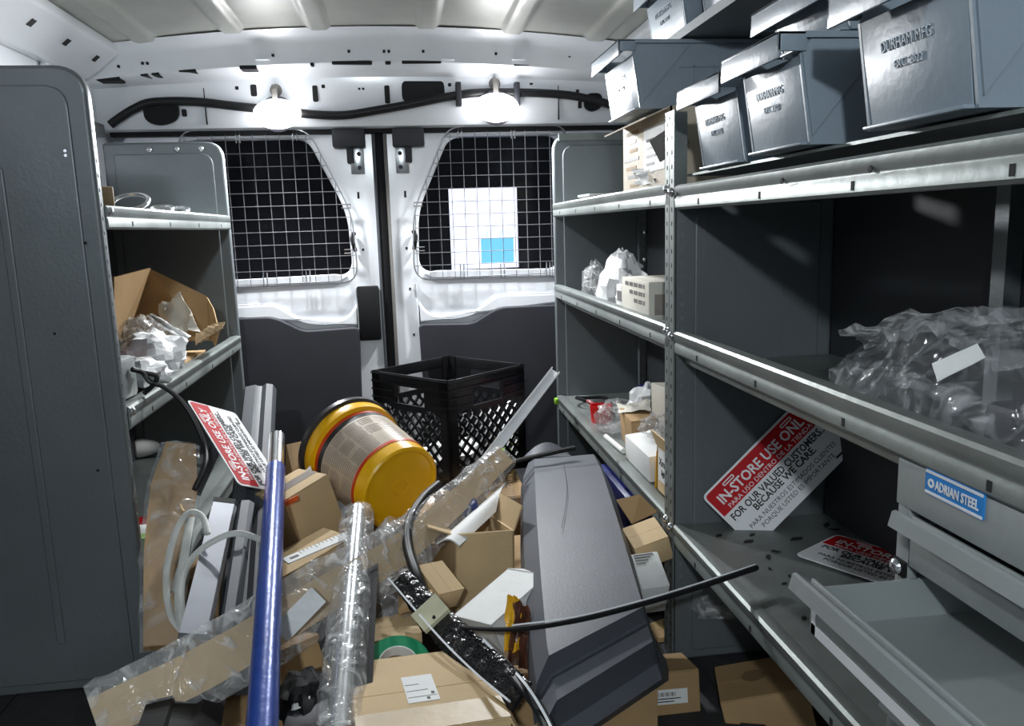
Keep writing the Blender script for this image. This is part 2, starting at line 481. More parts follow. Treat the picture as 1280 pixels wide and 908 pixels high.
for (px, w) in ((328, 16), (455, 14), (560, 14), (648, 12)):   # pressed stiffener edges on the upper beam
    c = P(px, 74, 2.62); MB().box(c.x - .02, c.x + .02, 2.611, 2.63, c.z - .003, c.z + .001).build('weld_flange', 'van_white', hd)
for px in (256, 698):                                            # vertical panel joints
    c = P(px, 125, 2.733); MB().box(c.x - .0015, c.x + .0015, 2.7295, 2.74, 1.215, 1.335).build('panel_joint', 'hole_dark', hd)
# seal between header and doors
sl = structure(MB().box(XL + .02, XR - .02, 2.770, 2.80, 1.186, 1.200).build('trim_3', 'rubber'))
# wiring harness with its clips and grommets
har = thing('wiring_harness', 'thick black taped wiring harness sagging along the white rear header', 'cable', P(470, 138, 2.71))
pts = [P(x, y, 2.717) for x, y in ((138, 156), (150, 147), (168, 136), (190, 128), (240, 127), (296, 133), (345, 138), (390, 143), (430, 144), (470, 138), (510, 131), (560, 121), (600, 116), (660, 116), (710, 119), (745, 126), (775, 134))]
MB().tube(smooth_path(pts, 5), .0135, 10).build('loom', 'cable_black', har, smooth=True)
for px, py in ((573, 117), (646, 117)):
    c = P(px, py, 2.715); MB().box(c.x - .009, c.x + .009, 2.700, 2.732, c.z - .04, c.z + .035).build('clip', 'trim_black', har, bevel=.003)
for px, py, w, h in ((201, 140, .105, .085), (742, 128, .06, .06)):
    c = P(px, py, 2.715)
    MB().prism(rounded([(-w / 2, h * .35), (-w / 2, -h * .3), (-w * .1, -h / 2), (w / 2, -h * .3), (w / 2, h / 2), (-w * .2, h / 2)], .03, 4), c, X3, Z3, (0, .014, 0)).build('grommet', 'rubber', har)
# load lamps
def load_lamp(px, py, label):
    c = P(px, py, 2.70)
    t = thing('load_lamp', label, 'lamp', (c.x, 2.735, c.z), 'rear load lamps')
    MB().lathe([(.0, .0), (.052, .0), (.056, .003), (.050, .006), (.0, .006)], (c.x, 2.700, c.z), (0, -1, 0), 28).build('housing', 'trim_black', t, smooth=True)
    b = MB(); n = 26; rings = []
    for j in range(7):
        th = math.pi / 2 * j / 6
        rings.append([V((c.x + .074 * math.cos(th) * math.cos(2 * math.pi * k / n), 2.694 - .045 * math.sin(th), c.z + .046 * math.cos(th) * math.sin(2 * math.pi * k / n))) for k in range(n)])
    b.loft(rings).build('lens', 'lamp_glow', t, smooth=True)
    d = P(px - 2, py - 30, 2.73)
    MB().lathe([(0, 0), (.019, 0), (.019, .006), (0, .006)], (d.x, 2.732, d.z), (0, -1, 0), 20).build('plug', 'print_grey', t, smooth=True)
    MB().box(d.x - .008, d.x + .008, 2.694, 2.728, d.z - .012, d.z + .012).build('stem', 'print_grey', t); MB().box(d.x - .008, d.x + .008, 2.692, 2.699, c.z, d.z).build('stem', 'print_grey', t)
    ld = bpy.data.lights.new('bulb', 'SPOT'); ld.energy = LAMP_W; ld.shadow_soft_size = .03; ld.color = (.95, .98, 1)
    ld.spot_size = math.radians(168); ld.spot_blend = .55
    lo = bpy.data.objects.new('bulb', ld); COL.objects.link(lo)
    lo.matrix_basis = Matrix.Translation((c.x, 2.64, c.z - .03)) @ V((0, -.62, -.78)).to_track_quat('-Z', 'Y').to_matrix().to_4x4()
    attach(lo, t)
load_lamp(347, 143, 'glowing white load lamp beside the dip of the black harness')
load_lamp(620, 135, 'glowing white load lamp beside the rectangular header opening')
# dome lamp above the cab end (behind the camera)
dm = thing('dome_lamp_offscreen', 'small round dome lamp under the roof at the cab end', 'lamp', (-.2, -.8, 1.44))
MB().lathe([(0, 0), (.09, 0), (.09, -.02), (.08, -.03), (0, -.034)], (-.2, -.8, 1.462), (0, 0, 1), 24).build('lens', 'bottle_white', dm, smooth=True)
ld = bpy.data.lights.new('bulb', 'POINT'); ld.energy = DOME_W; ld.shadow_soft_size = .04; ld.color = (.86, .95, 1)
lo = bpy.data.objects.new('dome_bulb_offscreen', ld); COL.objects.link(lo); lo.location = (-.2, -.8, 1.40); attach(lo, dm)

# ------------------------------------------------------------------ rear doors
def uz(px, py, Y=YD):             # outline read on the right door -> distance from the seam, height
    p = P(px, py, Y); return (p.x - SEAM, p.z)
WIN = [uz(690, 168), uz(572, 169), uz(556, 182), uz(527, 258), uz(525, 318), uz(541, 339), uz(690, 337)]
WIN = [(.62, 1.178), uz(562, 169), uz(523, 264), uz(524, 341), (.62, .712)]
winr = rounded(WIN, [.05, .045, .06, .055, .06], 6)
def gl_inside(poly, u, z):
    c = False; n = len(poly)
    for i in range(n):
        (x1, y1), (x2, y2) = poly[i], poly[(i + 1) % n]
        if (y1 > z) != (y2 > z) and u < (x2 - x1) * (z - y1) / (y2 - y1) + x1: c = not c
    return c
def door(n, sx):
    U = V((sx, 0, 0)); O = V((SEAM, 0, 0))
    d = bpy.data.objects.new('door_%d' % n, None); COL.objects.link(d); d.location = (SEAM + sx * .4, YD, 0); d['kind'] = 'structure'
    d['label'] = 'white rear van door with ' + ('dark unlit window' if sx < 0 else 'bright doorway seen through its window')
    outer = rounded([(.012, .03), (.82, .03), (.86, .5), (.84, 1.15), (.78, 1.215), (.012, 1.215)], [.0, .02, .05, .05, .03, 0], 4)
    holed('inner_panel', outer, [winr], O + V((0, YD, 0)), U, Z3, (0, .035, 0), 'van_white', d, bevel=.008)
    big = [(u + (.018 if u < .3 else -.0), z) for u, z in winr]
    cx, cz = .38, .95
    wide = [(cx + (u - cx) * 1.06, cz + (z - cz) * 1.08) for u, z in winr]
    holed('window_frame', wide, [winr], O + V((0, YD + .036, 0)), U, Z3, (0, .03, 0), 'van_white', d, bevel=.006)
    holed('pane', wide, [], O + V((0, YD + .068, 0)), U, Z3, (0, .005, 0), 'glass', d)
    skin = rounded([(.004, .0), (.88, .0), (.90, .5), (.87, 1.2), (.004, 1.23)], .02, 3)
    holed('outer_skin', skin, [winr], O + V((0, YD + .074, 0)), U, Z3, (0, .006, 0), 'van_white', d)
    # pressed belt below the window
    belt = [uz(519, 352), uz(521, 372), uz(534, 391), uz(560, 396), uz(588, 392), uz(607, 378), uz(620, 368), uz(690, 366)]
    belt = rounded([(belt[0][0], belt[0][1])] + belt[1:7] + [(.66, belt[-1][1] - .0), (.66, .60), (.22, .56), uz(523, 404)], [.01, .02, .03, .03, .03, .03, .03, .02, .02, .02, .01], 4)
    holed('belt_pressing', belt, [], O + V((0, YD - .016, 0)), U, Z3, (0, .024, 0), 'van_white', d, bevel=.008)
    ledge = rounded([(.125, .716), (.155, .700), (.64, .690), (.68, .745), (.64, .727), (.60, .716), (.17, .725)], .012, 3)
    holed('sill_pressing', ledge, [], O + V((0, YD - .008, 0)), U, Z3, (0, .012, 0), 'van_white', d, bevel=.003)
    # black lining panel
    ta = [uz(523, 404), uz(590, 403), uz(604, 394), uz(622, 383), uz(690, 379)]
    trim = rounded([ta[0], ta[1], ta[2], ta[3], (.66, ta[4][1] - .003), (.76, .50), (.76, .06), (ta[0][0] + .012, .06)], [.02, .03, .02, .03, .05, .05, .03, .02], 4)
    holed('lining_panel', trim, [], O + V((0, YD - .034, 0)), U, Z3, (0, .034, 0), 'trim_black', d, bevel=.006)
    # top latch
    MB().obox(O + U * .045 + V((0, YD - .05, 1.140)), U * .105, Y3 * .05, Z3 * .058).build('latch_cover', 'trim_black', d, bevel=.006)
    MB().obox(O + U * .052 + V((0, YD - .012, 1.055)), U * .045, Y3 * .012, Z3 * .115).build('latch_plate', 'chrome', d, bevel=.002)
    MB().obox(O + U * .085 + V((0, YD - .030, 1.09)), U * .022, Y3 * .03, Z3 * .08).build('latch_arm', 'trim_black', d, bevel=.003)
    for zz in (1.075, 1.12, 1.155):
        MB().lathe([(0, 0), (.007, 0), (.007, .006), (0, .006)], O + U * .068 + V((0, YD - .012, zz)), (0, -1, 0), 10).build('latch_bolt', 'trim_black', d)
    for u, z in ((.075, .975), (.07, .80), (.075, .66), (.08, .50)):
        MB().obox(O + U * u + V((0, YD - .001, z)), U * .007, Y3 * .001, Z3 * (.022 if z > .9 else .008)).build('hole_shade', 'hole_dark', d)  # small dark plate painted for the shade of a hole
    # handle of the window stay
    h0 = uz(517, 300); c0 = O + U * h0[0] + V((0, YD - .012, h0[1]))
    MB().tube(smooth_path([c0 + V((0, 0, .03)), c0 + U * .008 + V((0, -.012, .012)), c0 + U * .004 + V((0, -.014, -.012)), c0 + V((0, 0, -.03))], 4), .007, 8).build('grommet', 'rubber', d, smooth=True)
    return d
dl = door(1, -1); dr = door(2, 1)
# black pad and weather seal belong to the left door
for (a, b) in ((uz(446, 358), uz(477, 424)),):
    MB().box(SEAM + a[0], SEAM + b[0], YD - .022, YD, b[1], a[1]).build('strike_pad', 'rubber', dl, bevel=.006)
MB().box(SEAM - .014, SEAM + .014, YD - .004, YD + .05, .03, 1.20).build('seal', 'rubber', dl, bevel=.004)
MB().box(SEAM + .016, SEAM + .026, YD - .014, YD + .01, .03, 1.20).build('seal_lip', 'print_grey', dr, bevel=.003)
MB().box(SEAM - .024, SEAM - .016, YD - .010, YD + .01, .03, 1.20).build('seal_lip', 'profile_grey', dl, bevel=.003)
# wire grilles
def grille(sx, label):
    t = thing('window_grille', label, 'grille', (SEAM + sx * .38, YD - .03, .70), 'wire window grilles')
    Yg = YD - .028; U = V((sx, 0, 0)); O = V((SEAM, 0, 0))
    cx, cz = .38, .95
    area = [(cx + (u - cx) * 1.07, cz + (z - cz) * 1.10) for u, z in winr]
    us = [p[0] for p in area]; zs = [p[1] for p in area]
    step = .0425
    k = 0; u = min(us) + .012
    while u < max(us):
        ins = [z for z in [min(zs) + i * .004 for i in range(int((max(zs) - min(zs)) / .004) + 1)] if gl_inside(area, u, z)]
        if len(ins) > 3:
            MB().tube([O + U * u + V((0, Yg, ins[0])), O + U * u + V((0, Yg, ins[-1]))], .0013, 5).build('wire', 'wire', t)
        u += step
    z = min(zs) + .012
    while z < max(zs):
        ins = [q for q in [min(us) + i * .004 for i in range(int((max(us) - min(us)) / .004) + 1)] if gl_inside(area, q, z)]
        if len(ins) > 3:
            MB().tube([O + U * ins[0] + V((0, Yg - .0035, z)), O + U * ins[-1] + V((0, Yg - .0035, z))], .0013, 5).build('wire', 'wire', t)
        z += step
    loop = [O + U * p[0] + V((0, Yg, p[1])) for p in area]
    MB().tube(loop + [loop[0]], .0024, 6).build('rim_wire', 'wire', t, smooth=True)
    for (u, z, du, dz) in ((.40, .690, 0, 1), (.56, .690, 0, 1), (.26, .692, 0, 1), (.105, .80, 1, 0), (.105, .95, 1, 0), (.27, 1.215, 0, -1), (.45, 1.21, 0, -1)):
        c = O + U * u + V((0, Yg, z)); e = U * du * .03 + Z3 * dz * .05; s = (U * .006 if dz else Z3 * .006)
        MB().tube([c + e - s, c - s, c + s, c + e + s], .0022, 5).build('hook', 'chrome', t)
grille(-1, 'wire grille over the dark rear window')
grille(1, 'wire grille over the rear window with the bright doorway behind')

# ------------------------------------------------------------------ outside: a dim garage with a lit doorway
gw = structure(MB().box(-9, 9, 9.0, 9.2, -.6, 5).build('wall_garage', 'garage'))
gf = structure(MB().box(-9, 9, 2.98, 9.0, -.65, -.6).build('ground', 'garage'))
gc = structure(MB().box(-9, 9, 2.98, 9.0, 5, 5.1).build('ceiling_garage', 'garage'))
a, b = P(560, 236, 8.95), P(648, 334, 8.95)
gd = thing('lit_doorway', 'bright white doorway glowing blue at its foot, seen through the rear window', 'doorway', ((a.x + b.x) / 2, 8.95, b.z))
zm = P(560, 300, 8.95).z
MB().box(a.x, b.x, 8.93, 8.99, zm, a.z).build('opening', 'doorway_white', gd)
MB().box(a.x + (b.x - a.x) * .45, b.x - .05, 8.93, 8.99, b.z + .06, zm + .1).build('lower_glow', 'doorway_blue', gd)
MB().box(a.x, b.x, 8.945, 8.99, b.z, zm).build('opening', 'doorway_white', gd)
for x0, x1, z0, z1 in ((a.x - .12, a.x, b.z - .1, a.z + .12), (b.x, b.x + .12, b.z - .1, a.z + .12), (a.x, b.x, a.z, a.z + .12), (a.x, b.x, b.z - .1, b.z)):
    MB().box(x0, x1, 8.88, 9.0, z0, z1).build('frame', 'print_grey', gd)

# ================================================================== SHELVING
def rail_prof(h=.044):
    return [(-.028, -.004), (-.010, 0), (.000, -.001), (.004, -.005), (.004, -.016), (.001, -.020), (.001, -.023), (.003, -.026), (.003, -h + .004), (-.001, -h), (-.014, -h), (-.014, -h + .003), (-.004, -h + .004), (-.004, -.008), (-.028, -.008)]
def shelf(unit, z, xf, depth, sx, y0, y1, bolts=True, slots=True, drop=0):
    """xf front edge, sx = +1 when the shelf runs to +x from its front edge"""
    poly = rail_prof()
    s = MB().box(min(xf + sx * .02, xf + sx * depth), max(xf + sx * .02, xf + sx * depth), y0, y1, z - .008 - drop, z - .004 - drop).build('shelf', 'galv', unit)
    if drop > .02: MB().box(min(xf + sx * .018, xf + sx * .022), max(xf + sx * .018, xf + sx * .022), y0, y1, z - .006 - drop, z - .004).build('rail_back', 'galv', s)
    MB().prism(poly, (xf, y0, z), (-sx, 0, 0), (0, 0, 1), (0, y1 - y0, 0)).build('front_rail', 'galv', s, smooth=True)
    xb = xf + sx * depth
    MB().box(min(xb, xb - sx * .003), max(xb, xb - sx * .003), y0, y1, z - .004 - drop, z + .03).build('back_lip', 'galv', s)
    if slots:
        n = max(2, int((y1 - y0) / .22))
        for k in range(n):
            y = y0 + (y1 - y0) * (k + .5) / n
            MB().box(min(xf - sx * .0030, xf - sx * .0036), max(xf - sx * .0030, xf - sx * .0036), y - .003, y + .003, z - .038, z - .028).build('slot', 'hole_dark', s)
    return s
def bolt(unit, x, y, z, ax):
    return MB().lathe([(0, .006), (.004, .0055), (.0075, .003), (.0085, 0), (.0, 0)], (x, y, z), ax, 12).build('bolt', 'chrome', unit, smooth=True)
def end_panel(unit, y, xf, sx, depth, h, m, t=.022, name='end_panel', z0=.0, rib=True, near=False):
    """upright steel panel across the end of a unit: rounded front top corner, folded edge and pressed field"""
    U = V((sx, 0, 0)); O = V((xf, y, 0))
    outer = rounded([(0, z0), (depth, z0), (depth, h), (.0, h)], [0, 0, .01, .055], 8)
    p = holed(name, outer, [], O, U, Z3, (0, t, 0), m, unit, bevel=.007)
    inner = rounded([(.032, z0 + .02), (depth - .03, z0 + .02), (depth - .03, h - .034), (.032, h - .034)], [.01, .01, .01, .04], 6)
    holed('pressed_field', inner, [], O + V((0, -.0035, 0)), U, Z3, (0, .008, 0), m, p, bevel=.003)
    if rib:
        f = .15 if near else .11
        for u in (f, f + .12):
            holed('rib', rounded([(u, z0 + .10), (u + .016, z0 + .10), (u + .016, h - .17), (u, h - .17)], .008, 3), [], O + V((0, -.0065, 0)), U, Z3, (0, .006, 0), m, p, bevel=.0025)
    return p
def upright(unit, x, y0, y1, z0, z1, sx, m='galv'):
    """perforated angle post: face towards the aisle between y0 and y1 plus a flange running in"""
    p = MB().box(min(x, x + sx * .003), max(x, x + sx * .003), y0, y1, z0, z1).build('post', m, unit)
    b = MB(); z = z0 + .02
    ym = (y0 + y1) / 2
    while z < z1 - .01:
        b.box(min(x - sx * .0004, x), max(x - sx * .0004, x), ym - .002, ym + .002, z, z + .008); z += .0254
    b.build('post_slots', 'hole_dark', p)['kind'] = 'stuff'
    return p

DR = .31                           # depth of the right-hand units
ZR = (.937, .672, .295)
XFR = .49
# rear unit on the right
ur = thing('shelving_unit', 'grey steel shelf rack by the rear door with boxes and bags on its shelves', 'shelving', (XFR + .15, 2.03, 0), 'steel van shelving')
end_panel(ur, 2.630, XFR, 1, DR, 1.155, 'panel_steel', rib=False)
for i, z in enumerate(ZR):
    shelf(ur, z, XFR, DR, 1, 1.452, 2.628, drop=(0, .05, 0)[i])
    bolt(ur, XFR - .004, 1.466, z - .012, (-1, 0, 0))
upright(ur, XFR - .003, 1.452, 1.475, 0, 1.062, 1)
MB().box(XFR, XFR + .03, 1.449, 1.452, 0, 1.062).build('post_flange', 'galv', ur)
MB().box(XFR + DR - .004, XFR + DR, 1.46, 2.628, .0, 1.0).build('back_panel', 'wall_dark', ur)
# rear post with slots and clips by the wall
MB().box(XFR + DR - .03, XFR + DR - .006, 2.60, 2.628, 0, 1.06).build('rear_post', 'panel_steel', ur)
b = MB()
for k in range(38):
    b.box(XFR + DR - .02, XFR + DR - .014, 2.5985, 2.60, .03 + k * .0254, .042 + k * .0254)
b.build('post_slots', 'galv', ur)['kind'] = 'stuff'  # pale tabs painted in for light showing through the slots
for z in (.745, .835): bolt(ur, XFR + DR - .011, 2.598, z, (0, -1, 0))
# small bracket track along the top
MB().box(XFR + .02, XFR + .26, 2.618, 2.632, 1.135, 1.158).build('top_track', 'galv', ur)

# front unit on the right
uf = thing('shelving_unit', 'grey steel shelf rack carrying the row of plastic bins and the drawer cabinet', 'shelving', (XFR + .15, .84, 0), 'steel van shelving')
end_panel(uf, 1.424, XFR + .004, 1, DR - .004, .93, 'panel_steel', t=.018, rib=False)
MB().box(XFR + .055, XFR + .0575, 1.4195, 1.425, .05, .90).build('panel_fold', 'panel_steel', uf)
MB().box(XFR + .205, XFR + .2075, 1.4195, 1.425, .05, .90).build('panel_fold', 'panel_steel', uf)
for i, z in enumerate(ZR):
    shelf(uf, z - .006, XFR, DR, 1, .25, 1.42, drop=(-.022, .055, -.002)[i])
    bolt(uf, XFR - .004, 1.438, z - .018, (-1, 0, 0))
upright(uf, XFR - .003, 1.426, 1.449, 0, 1.062, 1)
MB().box(XFR + .001, XFR + .022, 1.421, 1.4235, 0, .93).build('post_flange', 'panel_steel', uf)
b = MB()
for k in range(34): b.box(XFR + .009, XFR + .014, 1.4205, 1.4212, .05 + k * .0254, .058 + k * .0254)
b.build('post_slots', 'galv', uf)['kind'] = 'stuff'  # bright tabs stand in for light through the post slots
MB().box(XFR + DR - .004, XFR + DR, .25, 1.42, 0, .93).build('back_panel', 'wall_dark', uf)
end_panel(uf, .228, XFR, 1, DR, 1.0, 'panel_steel', t=.02, rib=False)
MB().box(XFR + DR - .03, XFR + DR - .006, .95, .975, .3, .93).build('rear_post', 'panel_steel', uf)
for (y, z) in ((1.405, .9), (1.0, .9), (.8, .9)):
    MB().lathe([(0, 0), (.004, 0), (.004, .001), (0, .001)], (XFR - .0042, y, z + .013), (-1, 0, 0), 8).build('rail_hole', 'hole_dark', uf)

# unit on the left
XFL, DL = -.535, .35
ZL = (.927, .552, .175)
ul = thing('shelving_unit', 'grey steel shelf rack with a tall rounded end panel and an open carton on it', 'shelving', (XFL - .17, 2.08, 0), 'steel van shelving')
end_panel(ul, 1.535, XFL, -1, DL + .02, 1.165, 'panel_steel', t=.026, near=True)
end_panel(ul, 2.615, XFL, -1, DL, 1.150, 'panel_steel', t=.020, rib=False)
for i, z in enumerate(ZL):
    shelf(ul, z, XFL, DL, -1, 1.563, 2.613, drop=(0, .05, .0)[i])
    bolt(ul, XFL + .004, 1.575, z - .012, (1, 0, 0))
MB().box(XFL - .02, XFL - .017, 1.563, 1.58, 0, 1.1).build('post', 'panel_steel', ul)
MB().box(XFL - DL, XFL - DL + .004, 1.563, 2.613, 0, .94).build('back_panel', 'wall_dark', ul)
b = MB()
for k in range(40): b.box(XFL + .0002, XFL + .0012, 1.544, 1.548, .06 + k * .0254, .066 + k * .0254)
b.build('post_slots', 'galv', ul)['kind'] = 'stuff'
for (u, z) in ((.045, 1.02), (.045, 1.012), (.03, .86), (.10, .70), (.055, .44), (.16, .80)):
    MB().lathe([(0, 0), (.0028, 0), (.0028, .0008), (0, .0008)], (XFL - u, 1.5315, z), (0, -1, 0), 8).build('rivet', 'chrome' if z > 1 else 'hole_dark', ul)
for x in (-.60, -.67, -.75): bolt(ul, x, 2.61, 1.128, (0, -1, 0))

# ================================================================== PLASTIC BINS
def storage_bin(label, x, y0, y1, z, h, d=.27, lip=.030, txt=True):
    """hopper bin facing the aisle (-x): tub walls, pressed sides, overhanging front lip"""
    t = thing('storage_bin', label, 'bin', (x + d / 2, (y0 + y1) / 2, z), 'blue-grey plastic storage bins')
    w = y1 - y0; th = .004; hf = h * .80
    b = MB(); b.box(x + .006, x + d, y0 + .006, y1 - .006, z, z + th)
    b.box(x + d - th, x + d, y0, y1, z, z + h)
    tub = b.build('tub', 'bin_blue', t, bevel=.0015)
    MB().add([V((x, y0 + .004, z + hf)), V((x, y1 - .004, z + hf)), V((x + .016, y1 - .008, z)), V((x + .016, y0 + .008, z)),
              V((x + th, y0 + .004, z + hf)), V((x + th, y1 - .004, z + hf)), V((x + .016 + th, y1 - .008, z)), V((x + .016 + th, y0 + .008, z))],
             [(0, 1, 2, 3), (7, 6, 5, 4), (0, 4, 5, 1), (2, 6, 7, 3), (1, 5, 6, 2), (0, 3, 7, 4)]).build('front', 'bin_blue', t, bevel=.001)
    for (ya, s) in ((y0, -1), (y1, 1)):
        yi = ya - s * th
        side = [(x, z + hf), (x + .016, z), (x + d, z), (x + d, z + h), (x + d * .03, z + h)]
        sd = MB().prism(side, (0, min(ya, yi), 0), X3, Z3, (0, th, 0)).build('side', 'bin_blue', t)
        yo = ya if s > 0 else ya - .003
        MB().prism([(x + .002, z + hf * 1.05), (x + .018, z + .010), (x + d * .40, z + h - .008), (x + .012, z + h - .008)], (0, yo, 0), X3, Z3, (0, .003, 0)).build('side_gusset', 'bin_blue', sd)
        MB().prism([(x + d * .36, z + h * .66), (x + d, z + h * .66), (x + d, z + h * .60), (x + d * .32, z + h * .60)], (0, yo, 0), X3, Z3, (0, .003, 0)).build('side_rib', 'bin_blue', sd)
        for k in range(4):
            xx = x + d * (.42 + .14 * k)
            MB().box(xx, xx + .003, yo, yo + .003, z + h * .38, z + h * .62).build('side_rib', 'bin_blue', sd)
        MB().box(x + .004, x + d, min(ya, ya + s * .007), max(ya, ya + s * .007), z + h - .007, z + h).build('rim', 'bin_blue', sd)
    # front lip: shelf-like flange reaching out over the front, with a turned-down edge
    l = MB(); l.box(x - lip, x + .006, y0 - .006, y1 + .006, z + h - .004, z + h); l.box(x - lip, x - lip + .004, y0 - .006, y1 + .006, z + h - .030, z + h)
    l.box(x - lip, x + .006, y0 - .006, y0 - .002, z + h - .022, z + h); l.box(x - lip, x + .006, y1 + .002, y1 + .006, z + h - .022, z + h)
    l.build('front_lip', 'bin_blue', t, bevel=.001)
    if txt:
        nx = V((-1, 0, .016 / hf)).normalized()
        zt = z + hf * .66; xt = x + .016 * (1 - .66) - .0006
        # seen from the aisle the lettering runs towards the camera (-y)
        text('DURHAM MFG', (xt, y1 - w * .22, zt), (0, -1, 0), (-.016 / hf, 0, 1), .015, 'bin_blue', t, width=w * .46, thick=.0009)
        text('EXC. 2022', (xt + .0022, y1 - w * .34, zt - .018), (0, -1, 0), (-.016 / hf, 0, 1), .011, 'bin_blue', t, width=w * .26, thick=.0009)
    return t
ZB = .950
storage_bin('blue-grey plastic bin on the rack shelf right beside the perforated post', .492, 1.165, 1.335, ZB, .128)
storage_bin('blue-grey plastic bin on the rack shelf between two other lower bins', .472, .935, 1.095, ZB + .002, .128)
storage_bin('largest-looking blue-grey plastic bin at the dark cab end of the lower row', .468, .640, .805, ZB + .002, .132)
storage_bin('blue-grey bin of the upper row stacked across the lower bins, nearer the cab', .545, .740, .915, 1.086, .125)
storage_bin('blue-grey bin of the upper row with its lip in the shade', .520, .935, 1.110, 1.084, .060, txt=False)
storage_bin('blue-grey bin standing on the torn printed carton', .468, 1.625, 1.845, 1.092, .132, d=.30)
# ledge that carries the top bins
lg = MB(); lg.box(.57, XR - .013, 1.34, 1.86, 1.228, 1.234); lg.box(.57, .574, 1.34, 1.86, 1.234, 1.246)
t = thing('wall_ledge', 'thin grey steel ledge high on the wall under the topmost bins', 'ledge', (.7, 1.55, 1.228))
lg.build('ledge_plate', 'panel_steel', t)
for y in (1.36, 1.8): MB().prism([(XR - .013, 1.228), (XR - .013, 1.14), (.66, 1.228)], (0, y, 0), X3, Z3, (0, .004, 0)).build('bracket', 'panel_steel', t)
storage_bin('topmost blue-grey bin on the wall ledge, above the bin on the carton', .566, 1.625, 1.845, 1.235, .128, d=.24)
storage_bin('topmost blue-grey bin on the wall ledge beside the rack post', .590, 1.370, 1.585, 1.235, .128, d=.22)

# ================================================================== DRAWER CABINET
dc = thing('drawer_cabinet', 'grey steel drawer cabinet with a blue name badge and one drawer pulled out', 'cabinet', (.63, .5, .293))
x0, x1, y0, y1, zb, zt = .494, .795, .262, .735, .2905, .620
b = MB()
b.box(x0, x1, y1 - .012, y1, zb, zt); b.box(x0, x1, y0, y0 + .012, zb, zt); b.box(x0, x1, y0, y1, zt - .006, zt); b.box(x0 + .03, x1, y0, y1, zb, zb + .006); b.box(x1 - .005, x1, y0, y1, zb, zt)
b.build('body', 'drawer_grey', dc, bevel=.001)
MB().box(x0 - .003, x0 + .002, y0, y1, .572, zt).build('header_plate', 'drawer_grey', dc, bevel=.001)
MB().box(x0 - .001, x0 + .012, y1 - .020, y1, zb, .572).build('corner_post', 'drawer_grey', dc, bevel=.002)
# badge
bp = lambda px, py: PX(px, py, x0 - .004)
q = bp(1158, 588), bp(1232, 612), bp(1158, 613)
yb0, yb1 = q[0].y, q[1].y; zc_ = (q[0].z + q[2].z) / 2; hh = .0125
bd = holed('badge', rounded([(-yb0, zc_ - hh), (-yb1, zc_ - hh), (-yb1, zc_ + hh), (-yb0, zc_ + hh)], .003, 3), [], (x0 - .0045, 0, 0), (0, -1, 0), Z3, (.002, 0, 0), 'badge_blue', dc)
for z in (zc_ - hh + .0010, zc_ + hh - .0036):
    MB().box(x0 - .0052, x0 - .0044, yb1 + .001, yb0 - .001, z, z + .0026).build('badge_stripe', 'sign_white', bd)
text('ADRIAN STEEL', (x0 - .0056, yb0 - .016, zc_ - .0045), (0, -1, 0), Z3, .013, 'sign_white', bd, width=(yb0 - yb1) * .74, bold=.0003, thick=.0002)
MB().lathe([(.0022, 0), (.0045, 0), (.0045, .0006), (.0022, .0006), (.0022, 0)], (x0 - .0046, yb0 - .009, zc_ - .0005), (-1, 0, 0), 16).build('badge_emblem', 'sign_white', bd)
def drawer(zl, zh, out, label_holder=False):
    """drawer with tray, front and overhanging pull lip; out = how far it is pulled out"""
    xf = x0 - .002 - out
    dr_ = MB().box(xf, xf + .004, y0 + .02, y1 - .024, zl, zh).build('drawer', 'drawer_grey', dc, bevel=.001)
    tray = MB(); w = .27
    tray.box(xf + .004, xf + w, y0 + .024, y1 - .028, zl + .004, zl + .007)
    tray.box(xf + .004, xf + w, y0 + .024, y0 + .027, zl + .004, zh - .008); tray.box(xf + .004, xf + w, y1 - .031, y1 - .028, zl + .004, zh - .008)
    tray.box(xf + w - .003, xf + w, y0 + .024, y1 - .028, zl + .004, zh - .008)
    tray.build('tray', 'drawer_grey', dr_)
    MB().prism([(0, zh - .004), (-.012, zh + .004), (-.016, zh + .003), (-.020, zh - .012), (-.017, zh - .013), (-.011, zh - .002), (0, zh - .010)], (xf, y0 + .012, 0), X3, Z3, (0, y1 - y0 - .028, 0)).build('pull_lip', 'drawer_grey', dr_, smooth=True)
    if label_holder:
        a0, a1 = y1 - .030, y1 - .14
        MB().box(xf - .0016, xf, a0 - .008, a0, zl + .001, zh - .012).build('label_frame', 'sign_white', dr_)
        MB().box(xf - .0016, xf, a1 - .16, a0, zl + .001, zl + .012).build('label_frame', 'sign_white', dr_)
        MB().box(xf - .0012, xf, a1 - .16, a0 - .008, zl + .008, zh - .012).build('label_card', 'drawer_grey', dr_)
    return dr_
drawer(.512, .566, 0)
drawer(.452, .508, .105, True)
drawer(.300, .365, 0)
drawer(.372, .440, 0)
MB().box(x0 - .006, x0 - .0015, y1 - .022, y1 - .002, .498, .514).build('catch', 'rubber', dc)
bolt(dc, x0 - .006, y1 - .010, .506, (-1, 0, 0))

